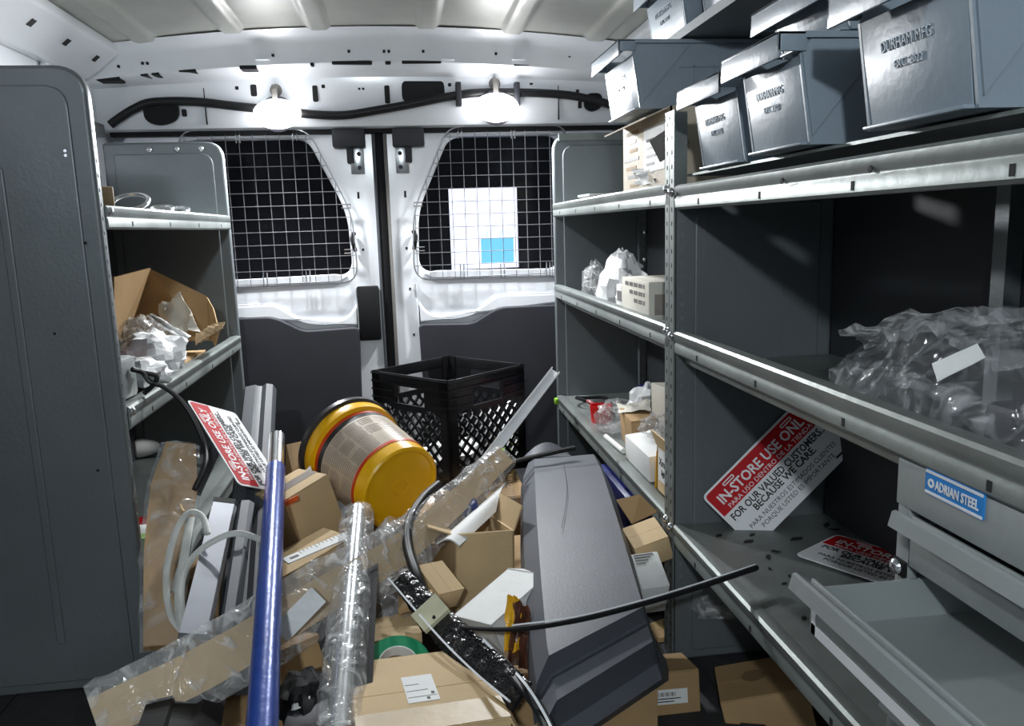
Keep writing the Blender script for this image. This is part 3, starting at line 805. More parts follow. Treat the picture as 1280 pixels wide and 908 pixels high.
# ================================================================== STORE SIGNS
SW, SH = .275, .135
def store_sign(label, TL, u, v, bend=0):
    """plastic card: TL top-left corner of the face, u along the words, v down the card"""
    u = V(u).normalized(); v = V(v); v = (v - u * v.dot(u)).normalized(); n = u.cross(-v)      # n towards the reader
    t = thing('store_sign', label, 'sign', V(TL) + u * SW / 2 + v * SH, 'in-store use only signs')
    holed('card', rounded([(0, 0), (SW, 0), (SW, SH), (0, SH)], .012, 5), [], V(TL), u, v, -n * .002, 'sign_white', t)
    holed('red_band', rounded([(.004, .004), (SW - .004, .004), (SW - .004, .055), (.004, .055)], [.009, .009, .001, .001], 4), [], V(TL) + n * .0002, u, v, n * .0003, 'sign_red', t)
    e = V(TL) + n * .0006
    text('IN-STORE USE ONLY', e + u * .018 + v * .038, u, -v, .027, 'sign_white', t, bold=.0006, width=SW - .04, thick=.0002)
    text('PARA USO DENTRO DE LA TIENDA', e + u * .024 + v * .052, u, -v, .0125, 'sign_white', t, width=SW - .055, thick=.0002)
    text('FOR OUR VALUED CUSTOMERS...', e + u * .012 + v * .074, u, -v, .019, 'print_black', t, bold=.0005, width=SW - .03, thick=.0002)
    text('BECAUSE WE CARE.', e + u * .055 + v * .089, u, -v, .018, 'print_black', t, bold=.0005, width=SW - .115, thick=.0002)
    text('PARA NUESTROS ESTIMADOS CLIENTES', e + u * .024 + v * .106, u, -v, .0125, 'print_black', t, width=SW - .05, thick=.0002)
    text('PORQUE USTED ES IMPORTANTE', e + u * .042 + v * .120, u, -v, .0125, 'print_black', t, width=SW - .085, thick=.0002)
    for uu in (.045, SW - .075):
        c = V(TL) + u * uu + v * .012 + n * .0006
        holed('hang_slot', rounded([(0, -.003), (.028, -.003), (.028, .004), (0, .004)], .0035, 4), [rounded([(.002, -.001), (.026, -.001), (.026, .002), (.002, .002)], .0015, 3)], c, u, v, n * .0004, 'sign_white', t)
    c = V(TL) + u * (SW - .045) + v * .124 + n * .0004
    holed('hang_slot', rounded([(0, -.002), (.022, -.002), (.022, .002), (0, .002)], .002, 4), [], c, u, v, n * .0003, 'print_black', t)
    return t
# leaning on the end panel over the lower shelf
TL = P(877, 622, 1.405); TR = P(1006, 492, 1.412); u = TR - TL
store_sign('red and white store sign leaning against the steel end panel', TL, u, P(950, 668, 1.36) - TL)
# lying on the lower shelf behind the drawer
TL = PZ(1046, 668, .2935); u = PZ(1120, 690, .2935) - TL; v = PZ(975, 700, .2935) - TL
store_sign('red and white store sign lying flat on the shelf beside the open drawer', TL, V((u.x, u.y, 0)), V((v.x, v.y, 0)))
# propped on the long profiles in the pile
TL = P(299, 606, 1.58); TR = P(241, 512, 1.75); BL = P(352, 612, 1.672)
store_sign('red and white store sign propped on the long dark profiles', TL, TR - TL, BL - TL)

# ================================================================== THINGS ON THE RIGHT-HAND SHELVES
# big clear bag on the middle shelf
bag = thing('plastic_bag', 'big crumpled clear plastic bag on the rack shelf above the signs', 'bag', (.66, .78, .664))
def bag_fn(seed, sx, sy, sz, cx, cy, cz):
    n = 22; vs = []
    for j in range(n + 1):
        th = math.pi / 2 * j / n
        for i in range(48):
            ph = 2 * math.pi * i / 48
            d = V((math.cos(ph) * math.cos(th), math.sin(ph) * math.cos(th), math.sin(th)))
            k = 1 + .16 * noise.noise(d * 2.4 + V((seed, 0, 0))) + .10 * abs(noise.noise(d * 6 + V((0, seed, 0))))
            vs.append(V((cx + d.x * sx * k, cy + d.y * sy * k, cz + max(0, d.z * sz * k))))
    return MB().add(vs, [(j * 48 + i, j * 48 + (i + 1) % 48, (j + 1) * 48 + (i + 1) % 48, (j + 1) * 48 + i) for j in range(n) for i in range(48)])
o = bag_fn(3.3, .120, .290, .140, .645, .775, .608).build('film', 'film_dark', bag, smooth=True)
o.data.set_sharp_from_angle(angle=math.radians(16))
for k in range(7):
    A = V((.56 + .02 * k, .98 - .06 * k, .72 + .008 * (k % 3))); 
    sheet('fold', A, A + V((.05, -.09, .025)), A + V((.10, -.08, .0)), A + V((.05, .02, -.03)), 'film', bag, amp=.02, seed=k + 1, n=8, thick=.0006)
o = sheet('label_strip', P(1165, 455, .72), P(1222, 430, .70), P(1232, 447, .69), P(1172, 478, .71), 'paper_white', bag, amp=.002, seed=3, n=4)
MB().obox(V((.60, .60, .609)), V((.13, 0, 0)), V((0, .16, 0)), V((0, 0, .06))).build('contents', 'trim_black', bag, bevel=.01)
# black crumbs on the lower shelf: single flakes
for k, (px, py) in enumerate(((898, 670), (935, 677), (960, 697), (987, 721), (962, 712), (980, 730), (1015, 747), (1004, 773), (1043, 663), (1065, 657), (995, 674), (1033, 657), (940, 669), (970, 690))):
    p = PZ(px, py, .2875); r = random.random
    L = .006 + .010 * r(); a_ = r() * 3
    u = V((math.cos(a_), math.sin(a_), 0)); v = V((-u.y, u.x, 0))
    o = MB().prism(rounded([(-L, -L * .25), (L * .6, -L * .4), (L, L * .1), (-L * .2, L * .4)], L * .2, 2), p, u, v, (0, 0, .0015)).build('rubber_flake', 'crumb')
    tag(o, 'small black rubber flake on the bare lower rack shelf', 'flake', 'black flakes on the lower shelf')

# torn printed carton on the top shelf, with papers
ct = open_carton('torn_carton', 'torn printed carton on the top rack shelf under a bin', 'carton', V((.515, 1.53, .934)), V((.515, 1.87, .934)), V((.76, 1.53, .934)), .150, 'paper_tan', flaps=(0, 0, 1, 0), fl=.05, ang=(0, 0, 112, 0))
for k in range(7):
    z = .945 + .019 * k; MB().box(.5142, .515, 1.74 + .01 * (k % 3), 1.81 + .015 * (k % 4), z, z + .007).build('print_line', 'print_grey' if k % 2 else 'cardboard_brown', ct)
MB().box(.5136, .5146, 1.56, 1.70, .97, 1.06).build('shipping_label', 'paper_white', ct)
for k in range(4): MB().box((.5132), .5137, 1.60 + .008 * k, 1.68, 1.03 - .016 * k, 1.036 - .016 * k).build('print_line', 'print_black', ct)
tag(sheet('crumpled_receipt', P(797, 232, 1.72), P(822, 229, 1.62), P(818, 210, 1.64), P(795, 212, 1.74), 'paper_white', amp=.012, seed=5), 'crumpled white receipt in front of the torn printed carton', 'paper')
o = MB().obox(P(722, 247, 2.35), V((.012, -.10, .0)), V((.06, .01, 0)), V((0, 0, .006))).build('paper_card', 'paper_white', bevel=.001)
tag(o, 'thin white card lying on the top rack shelf near the end panel', 'card')
o = MB().obox(P(811, 176, 1.56), V((.03, -.02, .02)) * 1.6, V((.015, -.01, -.035)) * 1.2, V((.01, .02, .0)) * .4).build('dark_packet', 'print_grey', bevel=.002)
tag(o, 'dark flat packet tucked above the printed carton by the post', 'packet')

# middle shelf
zs = ZR[1] - .054
t = thing('parts_box', 'cream carton with printed side on the middle rack shelf', 'box', (.60, 1.6, zs))
A = PZ(811, 397, zs + .0); Bq = PZ(770, 377, zs)
A = V((.513, 1.535, zs)); 
MB().box(.512, .66, 1.660, 1.875, zs, zs + .122).build('body', 'paper_cream', t, bevel=.003)
for k in range(3):
    for j in range(9 - 2 * k):
        MB().box(.5113, .512, 1.69 + .018 * j, 1.70 + .018 * j + .005 * (j % 2), zs + .105 - .018 * k, zs + .114 - .018 * k).build('print_mark', 'print_grey', t)
MB().box(.525, .60, 1.6593, 1.660, zs + .05, zs + .095).build('stain_print', 'tape_grey', t)
t = thing('parts_box', 'low white carton half hidden behind the cream carton', 'box', (.60, 1.72, zs))
MB().box(.515, .60, 1.885, 1.94, zs, zs + .10).build('body', 'paper_white', t, bevel=.003)
MB().box(.5143, .515, 1.89, 1.93, zs + .06, zs + .085).build('label', 'print_grey', t)
tag(crumple('plastic_bag', (.575, 2.10, zs + .058), (.055, .11, .105), 'bag_white', seed=2, amp=.4), 'white crumpled plastic bag on the middle rack shelf beside the cream carton', 'bag')
tag(crumple('plastic_bag', (.55, 2.31, zs + .045), (.035, .07, .08), 'film', seed=4, amp=.5), 'small clear plastic bag beside the white bag on the middle shelf', 'bag')

# lower shelf of the rear rack
zs = ZR[2] - .004
t = thing('parts_box', 'grey-white carton standing on edge among clutter on the lowest rack shelf', 'box', (.66, 1.85, zs))
MB().obox(V((.625, 1.80, zs)), V((.14, -.03, 0)), V((-.02, .13, .0)), V((-.005, 0, .175))).build('body', 'paper_cream', t, bevel=.003)
text('SL', V((.645, 1.795, zs + .105)), (.14, -.03, 0), Z3, .045, 'print_black', t, bold=.0008, lift=.001)
t = thing('parts_box', 'flat white carton tipped towards the rail on the lowest rack shelf', 'box', (.55, 1.74, zs))
MB().obox(V((.514, 1.66, zs + .002)), V((.085, .006, .007)), V((.0, .20, .0)), V((-.002, 0, .060))).build('body', 'paper_white', t, bevel=.003)
MB().obox(V((.55, 1.68, zs + .0655)), V((.06, .004, .0052)), V((0, .04, 0)), V((0, 0, .0008))).build('label', 'bucket_label', t)
t = open_carton('small_carton', 'small open carton with a handwritten label on the lowest rack shelf beside the post', 'carton', V((.516, 1.500, zs)), V((.62, 1.50, zs)), V((.516, 1.615, zs)), .105, 'cardboard', flaps=(0, 0, 1, 1), fl=.035, ang=(0, 0, 20, 35))
MB().box(.5145, .5157, 1.51, 1.60, zs + .03, zs + .10).build('label', 'paper_white', t)
text('Xmas', (.5142, 1.595, zs + .065), (0, -1, 0), Z3, .024, 'print_black', t)
text('lights', (.5142, 1.580, zs + .045), (0, -1, 0), Z3, .018, 'print_black', t)
o = MB().obox(V((.515, 1.63, zs)), V((.05, 0, .0)), V((.01, .02, 0)), V((.004, 0, .085))).build('carton_scrap', 'yellow_pack', bevel=.002); tag(o, 'mustard carton scrap standing beside the handwritten carton', 'scrap')
t, *_ = carton('small_carton', 'brown carton lying under loose paper on the lowest rack shelf', 'carton', V((.535, 1.885, zs + .085)), V((.60, 1.88, zs + .090)), V((.535, 2.04, zs + .085)), .085, 'cardboard_brown')
o = MB().lathe([(.030, 0), (.034, .05), (.032, .05), (.028, .004), (0, .004), (0, 0), (.030, 0)], (.548, 2.245, zs), (0, 0, 1), 20).build('red_cup', 'red_plastic', smooth=True)
tag(o, 'red plastic cup on the lowest rack shelf', 'cup')
def loop_cable(name, c, r, n, m, rad, seed, label, cat='cable', tilt=.3, sx=1.0):
    pts = []
    for k in range(n * 14 + 1):
        a = 2 * math.pi * k / 14; rr = r * (1 + .15 * noise.noise(V((k * .13, seed, 0))))
        pts.append(V(c) + V((math.cos(a) * rr * sx, math.sin(a) * rr, rad + .006 * math.sin(a * 2 + seed) + abs(math.sin(a * .5)) * tilt * r + rad * 1.1 * (k / 14))))
    o = MB().tube(pts, rad, 6).build(name, m, smooth=True); tag(o, label, cat); return o
loop_cable('cable_coil', (.575, 2.46, zs), .055, 3, 'cable_black', .0028, 1, 'thin black wire coil on the lowest rack shelf near the end panel')
loop_cable('cable_coil', (.66, 2.36, zs + .0), .06, 3, 'cable_white', .002, 4, 'thin pale wire coil behind the red cup')
loop_cable('cable_coil', (.56, 2.33, zs), .035, 2, 'pink_bag', .003, 7, 'pinkish wire coil right beside the red cup', tilt=1.0)
tag(crumple('plastic_bag', (.555, 2.125, zs + .034), (.045, .06, .05), 'film', seed=8, amp=.5), 'crumpled clear bag of parts beside the red cup', 'bag')
tag(crumple('plastic_bag', (.665, 2.16, zs + .045), (.055, .06, .07), 'bag_white', seed=9, amp=.45), 'white crumpled bag behind the clear bag on the lowest rack shelf', 'bag')
o = MB().obox(V((.70, 2.28, zs)), V((.06, .03, 0)), V((-.02, .06, 0)), V((0, 0, .085))).build('blue_packet', 'blue_tarp', bevel=.008); tag(o, 'small dark blue packet among wires on the lowest rack shelf', 'packet')
tag(sheet('loose_paper', V((.53, 1.98, zs + .09)), V((.60, 1.93, zs + .105)), V((.625, 2.0, zs + .11)), V((.55, 2.06, zs + .09)), 'paper_cream', amp=.012, seed=11), 'crumpled cream paper over the brown carton on the lowest rack shelf', 'paper')
tag(sheet('loose_paper', V((.545, 1.645, zs + .085)), V((.60, 1.655, zs + .09)), V((.61, 1.70, zs + .19)), V((.565, 1.69, zs + .15)), 'bag_white', amp=.012, seed=13), 'torn white paper standing behind the small handwritten carton', 'paper')
tag(crumple('plastic_bag', (.575, 1.80, zs + .090), (.035, .045, .03), 'film', seed=15, amp=.5), 'small clear bag lying on the flat white carton of the lowest shelf', 'bag')
o = MB().tube([V((.512, 2.05, zs + .008)), V((.52, 1.90, zs + .008))], .007, 10).build('white_tube', 'bottle_white', smooth=True); tag(o, 'short white plastic tube by the rail of the lowest rack shelf', 'tube')
o = MB().box(.476, .489, 2.600, 2.625, .268, .288).build('tape_tab', 'lime', bevel=.003); tag(o, 'bright green tab stuck to the rack by the rear door', 'tab')

# ================================================================== THINGS ON THE LEFT RACK
zs = ZL[0] - .004
o = MB().obox(V((-.615, 1.60, zs)), V((.065, .06, 0)), V((-.06, .16, 0)), V((0, 0, .042))).build('wood_block', 'wood', bevel=.003); tag(o, 'light wooden block on the top shelf of the tall rack', 'block')
for k, (x, y, r, tl, lb) in enumerate(((-.60, 1.91, .038, .5, 'large steel ring leaning by the wooden block'), (-.575, 2.05, .026, .25, 'small steel ring on the top shelf next to the large ring'), (-.60, 2.28, .03, .3, 'small steel ring on the top shelf near the far panel'))):
    pts = [V((x + math.cos(a) * r, y + math.sin(a) * r * math.cos(tl), zs + .004 + r * math.sin(tl) + math.sin(a) * r * math.sin(tl))) for a in [2 * math.pi * i / 24 for i in range(25)]]
    tag(MB().tube(pts, .005, 8).build('steel_ring', 'chrome', smooth=True), lb, 'ring')
zs = ZL[1] - .004
# open carton on its side facing the aisle
O_ = V((-.855, 2.12, zs)); 
ca = thing('open_carton', 'open brown carton tipped towards the aisle, full of paper and bags', 'carton', (-.72, 2.2, zs))
def plate(name, pts, th, m, parent):
    pts = [V(p) for p in pts]; n = (pts[1] - pts[0]).cross(pts[2] - pts[0]).normalized()
    k = len(pts)
    return MB().add(pts + [p + n * th for p in pts], [tuple(range(k))[::-1], tuple(range(k, 2 * k))] + [(i, (i + 1) % k, k + (i + 1) % k, k + i) for i in range(k)]).build(name, m, parent)
Yb = 2.30
p1, p2, p3, p4 = P(190, 336, Yb), P(258, 372, Yb - .02), P(272, 412, Yb - .06), P(176, 400, Yb)
plate('wall', [P(183, 334, Yb), P(258, 370, Yb), P(266, 392, Yb - .03), P(270, 425, Yb - .03), P(160, 425, Yb)], .005, 'cardboard_brown', ca)
plate('wall', [P(186, 335, Yb), P(140, 347, 2.0), P(140, 428, 2.0), P(160, 424, Yb)], .005, 'cardboard_brown', ca)
plate('wall', [P(258, 371, Yb - .005), P(266, 385, Yb - .05), P(273, 412, Yb - .12), P(268, 432, Yb - .12), P(262, 420, Yb - .01)], .006, 'cardboard_brown', ca)
zq = zs + .001
MB().box(-.86, -.565, 2.05, 2.30, zq, zq + .004).build('base', 'cardboard_brown', ca)
for k in range(5):
    A = P(246 + 5 * k, 432 - 3 * k, 2.19); sheet('torn_flap', A, A + V((.03, -.01, .02)), A + V((.035, .0, .035)), A + V((.0, .01, .03)), 'cardboard_edge', ca, amp=.01, seed=k, n=4, thick=.003)
tag(sheet('brochure', P(205, 420, 2.20), P(250, 415, 2.18), P(228, 367, 2.26), P(200, 385, 2.26), 'paper_cream', amp=.02, seed=21, n=14), 'crumpled cream brochure sticking up out of the tipped carton', 'paper')
tag(sheet('packing_paper', P(152, 425, 2.10), P(182, 428, 2.08), P(184, 398, 2.16), P(156, 396, 2.14), 'paper_cream', amp=.02, seed=22, n=14), 'crumpled packing paper at the inner corner of the tipped carton', 'paper')
tag(sheet('packing_paper', P(182, 395, 2.14), P(190, 392, 2.14), P(238, 420, 2.1), P(232, 428, 2.08), 'bag_white', amp=.014, seed=23, n=10), 'folded white paper strip across the mouth of the tipped carton', 'paper')
tag(crumple('plastic_bag', (-.62, 2.01, zs + .034), (.075, .085, .058), 'bag_white', seed=24, amp=.4), 'shiny white plastic bag spilling over the rail in front of the tipped carton', 'bag')
tag(crumple('plastic_bag', (-.70, 1.88, zs + .021), (.065, .07, .038), 'pink_bag', seed=25, amp=.4), 'reddish clear bag of parts beside the white bag', 'bag')
tag(crumple('plastic_bag', (-.60, 1.84, zs + .02), (.06, .065, .036), 'bag_white', seed=26, amp=.45), 'flat white plastic bag by the rail of the tall rack', 'bag')
tag(crumple('plastic_bag', (-.755, 2.02, zs + .03), (.055, .06, .05), 'trim_black', seed=27, amp=.35), 'black bundle at the inner edge of the tipped carton', 'bundle')
tag(crumple('plastic_bag', (-.68, 2.07, zs + .054), (.07, .045, .06), 'film', seed=28, amp=.45), 'clear crumpled bag inside the mouth of the tipped carton', 'bag')
# grey power brick and its black cable
t = thing('power_adapter', 'grey plastic adapter by the end panel with a black cable', 'adapter', (-.58, 1.62, zs))
MB().obox(V((-.64, 1.60, zs)), V((.075, .0, 0)), V((.01, .10, 0)), V((0, 0, .085))).build('case', 'drawer_grey', t, bevel=.01)
cp = [P(165, 462, 1.66), P(178, 466, 1.68), P(188, 478, 1.68), P(205, 484, 1.68), P(228, 503, 1.67), P(245, 530, 1.66), P(256, 560, 1.64), P(256, 582, 1.60), P(243, 612, 1.55)]
MB().tube(smooth_path(cp, 6), .0052, 8).build('cable', 'cable_black', t, smooth=True)
MB().tube(smooth_path([P(178, 466, 1.69), P(195, 470, 1.69), P(193, 480, 1.68), P(180, 492, 1.66)], 6), .005, 8).build('plug_cable', 'cable_black', t, smooth=True)
# lowest left shelf
zs = ZL[2] - .004
o = MB().lathe([(0, 0), (.022, 0), (.030, .008), (.031, .075), (.024, .088), (.014, .094), (.014, .108), (0, .108)], PZ(166, 562, zs + .032), V((1, .45, .05)), 20).build('squeeze_bottle', 'bottle_white', smooth=True)
tag(o, 'white plastic bottle lying on the lowest shelf of the tall rack', 'bottle')
tag(crumple('plastic_bag', (-.60, 1.93, zs + .026), (.05, .07, .046), 'film', seed=31, amp=.5), 'clear crumpled bag on the lowest shelf behind the end panel', 'bag')
o = MB().obox(V((-.66, 1.72, zs)), V((.10, .02, 0)), V((-.02, .09, 0)), V((0, 0, .075))).build('red_packet', 'red_plastic', bevel=.004); tag(o, 'red packet on the lowest shelf of the tall rack', 'packet')
o = MB().obox(V((-.625, 1.63, zs)), V((.08, .01, 0)), V((-.02, .06, 0)), V((0, 0, .10))).build('white_packet', 'paper_white', bevel=.004); tag(o, 'white printed packet beside the red packet', 'packet')
o = MB().obox(V((-.572, 1.605, zs)), V((.03, .01, 0)), V((-.01, .03, 0)), V((0, 0, .10))).build('yellow_packet', 'lime', bevel=.004); tag(o, 'yellow-green packet beside the white printed packet', 'packet')
loop_cable('cable_coil', (-.66, 2.36, zs), .05, 2, 'cable_black', .004, 12, 'black cable coil deep on the lowest shelf of the tall rack')

# ================================================================== THE PILE ON THE FLOOR
G_BOX = 'cartons in the pile on the floor'
# --- hidden base layer that the visible things rest on (its tops show between them)
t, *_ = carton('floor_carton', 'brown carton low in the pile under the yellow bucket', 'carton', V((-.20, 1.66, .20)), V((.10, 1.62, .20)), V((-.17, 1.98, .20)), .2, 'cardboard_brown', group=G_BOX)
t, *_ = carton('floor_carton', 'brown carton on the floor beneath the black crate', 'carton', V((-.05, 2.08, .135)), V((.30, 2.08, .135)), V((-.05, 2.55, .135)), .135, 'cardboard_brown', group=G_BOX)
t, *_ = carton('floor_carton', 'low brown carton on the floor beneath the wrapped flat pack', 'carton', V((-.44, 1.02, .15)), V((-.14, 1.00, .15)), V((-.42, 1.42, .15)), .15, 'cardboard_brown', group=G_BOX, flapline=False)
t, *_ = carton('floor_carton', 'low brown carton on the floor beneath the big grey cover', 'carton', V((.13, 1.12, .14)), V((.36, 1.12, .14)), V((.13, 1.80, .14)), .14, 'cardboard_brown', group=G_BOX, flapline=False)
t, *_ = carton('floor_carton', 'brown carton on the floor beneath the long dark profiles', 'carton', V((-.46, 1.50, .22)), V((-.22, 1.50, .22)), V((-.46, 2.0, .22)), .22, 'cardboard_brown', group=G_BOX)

# --- yellow bucket lying on its side, bottom towards the camera
bc = P(502, 611, 1.70); r_ = ray(502, 611).normalized()
side = (P(435, 559, 1.70) - bc).normalized()
ax = (side * .66 + r_ * .75).normalized()
bk = thing('plastic_bucket', 'yellow plastic bucket with a beige printed label lying on its side', 'bucket', bc + ax * .11 + V((0, 0, -.10)))
H = .220; r0, r1 = .098, .112
def br(h): return r0 + (r1 - r0) * h / H
MB().lathe([(0, .004), (.085, .004), (.088, 0), (r0 - .004, 0), (r0, .004), (br(H * .84), H * .84), (br(H * .84) + .009, H * .85), (br(H) + .009, H - .012), (br(H) + .004, H), (br(H) - .004, H), (r0 - .004, .008), (0, .008)], bc, ax, 56).build('shell', 'bucket_yellow', bk, smooth=True)
MB().lathe([(br(H) + .006, H - .004), (br(H) + .014, H - .002), (br(H) + .014, H + .010), (br(H) - .004, H + .012), (0, H + .010), (0, H + .004), (br(H) + .006, H + .004), (br(H) + .006, H - .004)], bc, ax, 56).build('lid', 'lid_dark', bk, smooth=True)
for h0, h1, m, e in ((.034, .042, 'bucket_red', .0010), (.042, .158, 'bucket_label', .0008), (.158, .172, 'lid_dark', .0008), (.172, .182, 'bucket_red', .0010)):
    MB().lathe([(br(h0), h0), (br(h0) + e, h0), (br(h1) + e, h1), (br(h1), h1)], bc, ax, 56).build('label_band' if m != 'bucket_label' else 'paper_label', m, bk, smooth=True)
# print on the label, laid on the curved side: rows of small blocks
aa = ax.orthogonal().normalized(); bb = ax.cross(aa)
toward = -r_; ang0 = math.atan2(toward.dot(bb), toward.dot(aa))
def on_bucket(h, ang, e): return bc + ax * h + (aa * math.cos(ang) + bb * math.sin(ang)) * (br(h) + e)
def patch(h0, h1, a0, a1, m, name, e=.0014):
    n = max(2, int(abs(a1 - a0) / .12))
    MB().loft([[on_bucket(h0, a0 + (a1 - a0) * i / n, .0006), on_bucket(h1, a0 + (a1 - a0) * i / n, .0006), on_bucket(h1, a0 + (a1 - a0) * i / n, e), on_bucket(h0, a0 + (a1 - a0) * i / n, e)] for i in range(n + 1)]).build(name, m, bk)
rows = MB()
for k in range(17):
    h = .047 + .0064 * k
    for c in range(7):
        a0 = ang0 - 1.25 + c * .36; a1 = a0 + .28 + .05 * random.random()
        if (k in (5, 6, 12) and c % 2) or (c == 5 and k < 5): continue
        n = 3
        rows.loft([[on_bucket(h, a0 + (a1 - a0) * i / n, .0006), on_bucket(h + .0022, a0 + (a1 - a0) * i / n, .0006), on_bucket(h + .0022, a0 + (a1 - a0) * i / n, .0011), on_bucket(h, a0 + (a1 - a0) * i / n, .0011)] for i in range(n + 1)])
rows.build('label_print', 'tape_grey', bk)['kind'] = 'stuff'
MB().tube([bc + (aa * math.cos(a) + bb * math.sin(a)) * .018 + ax * .0035 for a in [2 * math.pi * i / 24 for i in range(25)]], .0012, 5).build('moulded_ring', 'bucket_yellow', bk, smooth=True)
wq = [on_bucket(H - .02, ang0 + math.pi * .5, .010)] + [on_bucket(H - .02, ang0 + math.pi * .5 + a, .016) for a in (.4, .8, 1.2, 1.6, 2.0, 2.4, 2.8)] + [on_bucket(H - .02, ang0 - math.pi * .5, .010)]
MB().tube(smooth_path(wq, 4), .0022, 6).build('wire_handle', 'wire', bk, smooth=True)

# --- black milk crate
fc, lc, rc = P(559, 477, 2.16), P(462, 459, 2.41), P(652, 469, 2.39)
zt = fc.z; ua = (V((lc.x, lc.y, 0)) - V((fc.x, fc.y, 0))); ub = V((rc.x, rc.y, 0)) - V((fc.x, fc.y, 0))
S = .325; ua = ua.normalized(); ub = (ub - ua * ub.dot(ua)).normalized()
H = zt - .137; O = V((fc.x, fc.y, zt - H))
mc = thing('milk_crate', 'black plastic lattice crate by the rear doors', 'crate', O + (ua + ub) * S / 2)
cb = MB(); cb.obox(O + (ua + ub) * .006, ua * (S - .012), ub * (S - .012), Z3 * .006)
cb.build('base', 'crate_black', mc)
def crate_wall(o, l, inn):
    t_ = inn * .006; n = l.normalized()
    ob = MB().obox(o + Z3 * (H - .035), l, t_, Z3 * .035).build('wall', 'crate_black', mc, bevel=.001)     # top band
    MB().obox(o, l, t_, Z3 * .03).build('foot_band', 'crate_black', ob)
    for f in (0, .70): MB().obox(o + l * f + Z3 * (H - .095), l * .30, t_, Z3 * .06).build('side_plate', 'crate_black', ob)
    MB().obox(o + l * .30 + Z3 * (H - .105), l * .40, t_, Z3 * .018).build('hand_bar', 'crate_black', ob)
    for k in range(4):
        MB().obox(o - inn * .004 + Z3 * (H - .008 - .024 * k), l * (1 if k < 2 else .28), inn * .004, Z3 * .004).build('ridge', 'crate_black', ob)
        if k >= 2: MB().obox(o + l * .72 - inn * .004 + Z3 * (H - .008 - .024 * k), l * .28, inn * .004, Z3 * .004).build('ridge', 'crate_black', ob)
    c0 = S * .11
    MB().obox(o, n * c0, t_ * 1.5, Z3 * H).build('corner_post', 'crate_black', ob); MB().obox(o + l - n * c0, n * c0, t_ * 1.5, Z3 * H).build('corner_post', 'crate_black', ob)
    # diagonal lattice
    z0, z1 = .03, H - .105; L = S - 2 * c0; hh = z1 - z0; step = .038
    for sgn in (1, -1):
        k = -hh
        while k < L:
            a0, b0 = max(0, k), min(L, k + hh)
            if b0 - a0 > .015:
                q0 = (a0 - k); q1 = (b0 - k)
                x0_, x1_ = (a0, b0) if sgn > 0 else (L - a0, L - b0)
                A = o + n * (c0 + x0_) + Z3 * (z0 + q0); B = o + n * (c0 + x1_) + Z3 * (z0 + q1)
                d = (B - A); sd = d.cross(inn).normalized() * .004
                MB().obox(A - sd, d, sd * 2, t_).build('lattice_bar', 'crate_black', ob)
            k += step
crate_wall(O, ua * S, ub); crate_wall(O, ub * S, ua); crate_wall(O + ua * S, ub * S, -ua); crate_wall(O + ub * S, ua * S, -ub)
tag(crumple('plastic_bag', O + (ua + ub) * S * .4 + Z3 * .045, (.09, .09, .06), 'paper_white', seed=41, amp=.4), 'crumpled white packing paper inside the black crate', 'paper')
o = MB().obox(O + ua * .015 + ub * .20 + Z3 * .008, ua * .03, ub * .08, Z3 * .05).build('yellow_packet', 'lime', bevel=.004); tag(o, 'small yellow packet inside the black crate', 'packet')

# --- aluminium channel leaning over the crate
A, B = P(688, 462, 2.04), P(596, 580, 1.78)
d = B - A; sd = V((.018, .006, 0)); nn = d.cross(sd).normalized(); sd = nn.cross(d).normalized() * .026
al = thing('aluminium_channel', 'bright aluminium channel slanting across the front of the black crate', 'channel', B)
MB().obox(A, d * 1.25, sd, nn * .004).build('web', 'aluminium', al); MB().obox(A, d * 1.25, sd * .14, nn * .012).build('flange', 'aluminium', al); MB().obox(A + sd * .86, d * 1.25, sd * .14, nn * .012).build('flange', 'aluminium', al)

# --- long wrapped flat pack
def strip(pts, width, th, m, name, parent, side=None, crump=0, seed=0, n=10, cols=6):
    c = smooth_path(pts, n); rings = []; m_ = len(c)
    for i, p in enumerate(c):
        t_ = (c[min(i + 1, m_ - 1)] - c[max(i - 1, 0)]).normalized()
        s_ = V(side) if side else t_.cross(EYE - p)
        s_ = (s_ - t_ * s_.dot(t_)).normalized(); nn_ = s_.cross(t_).normalized()
        if nn_.dot(EYE - p) < 0: nn_ = -nn_
        w = width[min(int(i / (m_ - 1) * (len(width) - 1)), len(width) - 2)] if isinstance(width, (list, tuple)) else width
        if isinstance(width, (list, tuple)):
            f = i / (m_ - 1) * (len(width) - 1); k = min(int(f), len(width) - 2); w = width[k] + (width[k + 1] - width[k]) * (f - k)
        top = []; bot = []
        for j in range(cols + 1):
            u = j / cols - .5
            z = crump * (noise.noise(V((i * .35, j * 1.1, seed))) + .7 * abs(noise.noise(V((i * .9, j * 2.3, seed + 5)))))
            e = crump * .8 * noise.noise(V((i * .5, 0, seed + 9 + (j > cols / 2))))
            prof = math.sqrt(max(0, 1 - (2 * u) ** 2)) if crump else 1
            top.append(p + s_ * (u * w + (e if j in (0, cols) else 0)) + nn_ * (th * .5 * prof + z * (.3 + .7 * prof)))
            bot.append(p + s_ * u * w - nn_ * th * .5)
        rings.append(top + bot[::-1])
    o = MB().loft(rings).build(name, m, parent, smooth=True)
    if crump:
        try: o.data.set_sharp_from_angle(angle=math.radians(14))
        except Exception: pass
    return o
wp = [P(118, 900, 1.02), P(260, 832, 1.09), P(400, 748, 1.24), P(500, 688, 1.40), P(562, 635, 1.56), P(632, 570, 1.78)]
wf = thing('wrapped_pack', 'long brown cardboard strip in crinkled clear wrap lying across the pile', 'pack', P(400, 748, 1.36) - V((0, 0, .02)))
strip(wp, [.055, .060, .060, .055, .050, .045], .010, 'cardboard', 'core', wf)
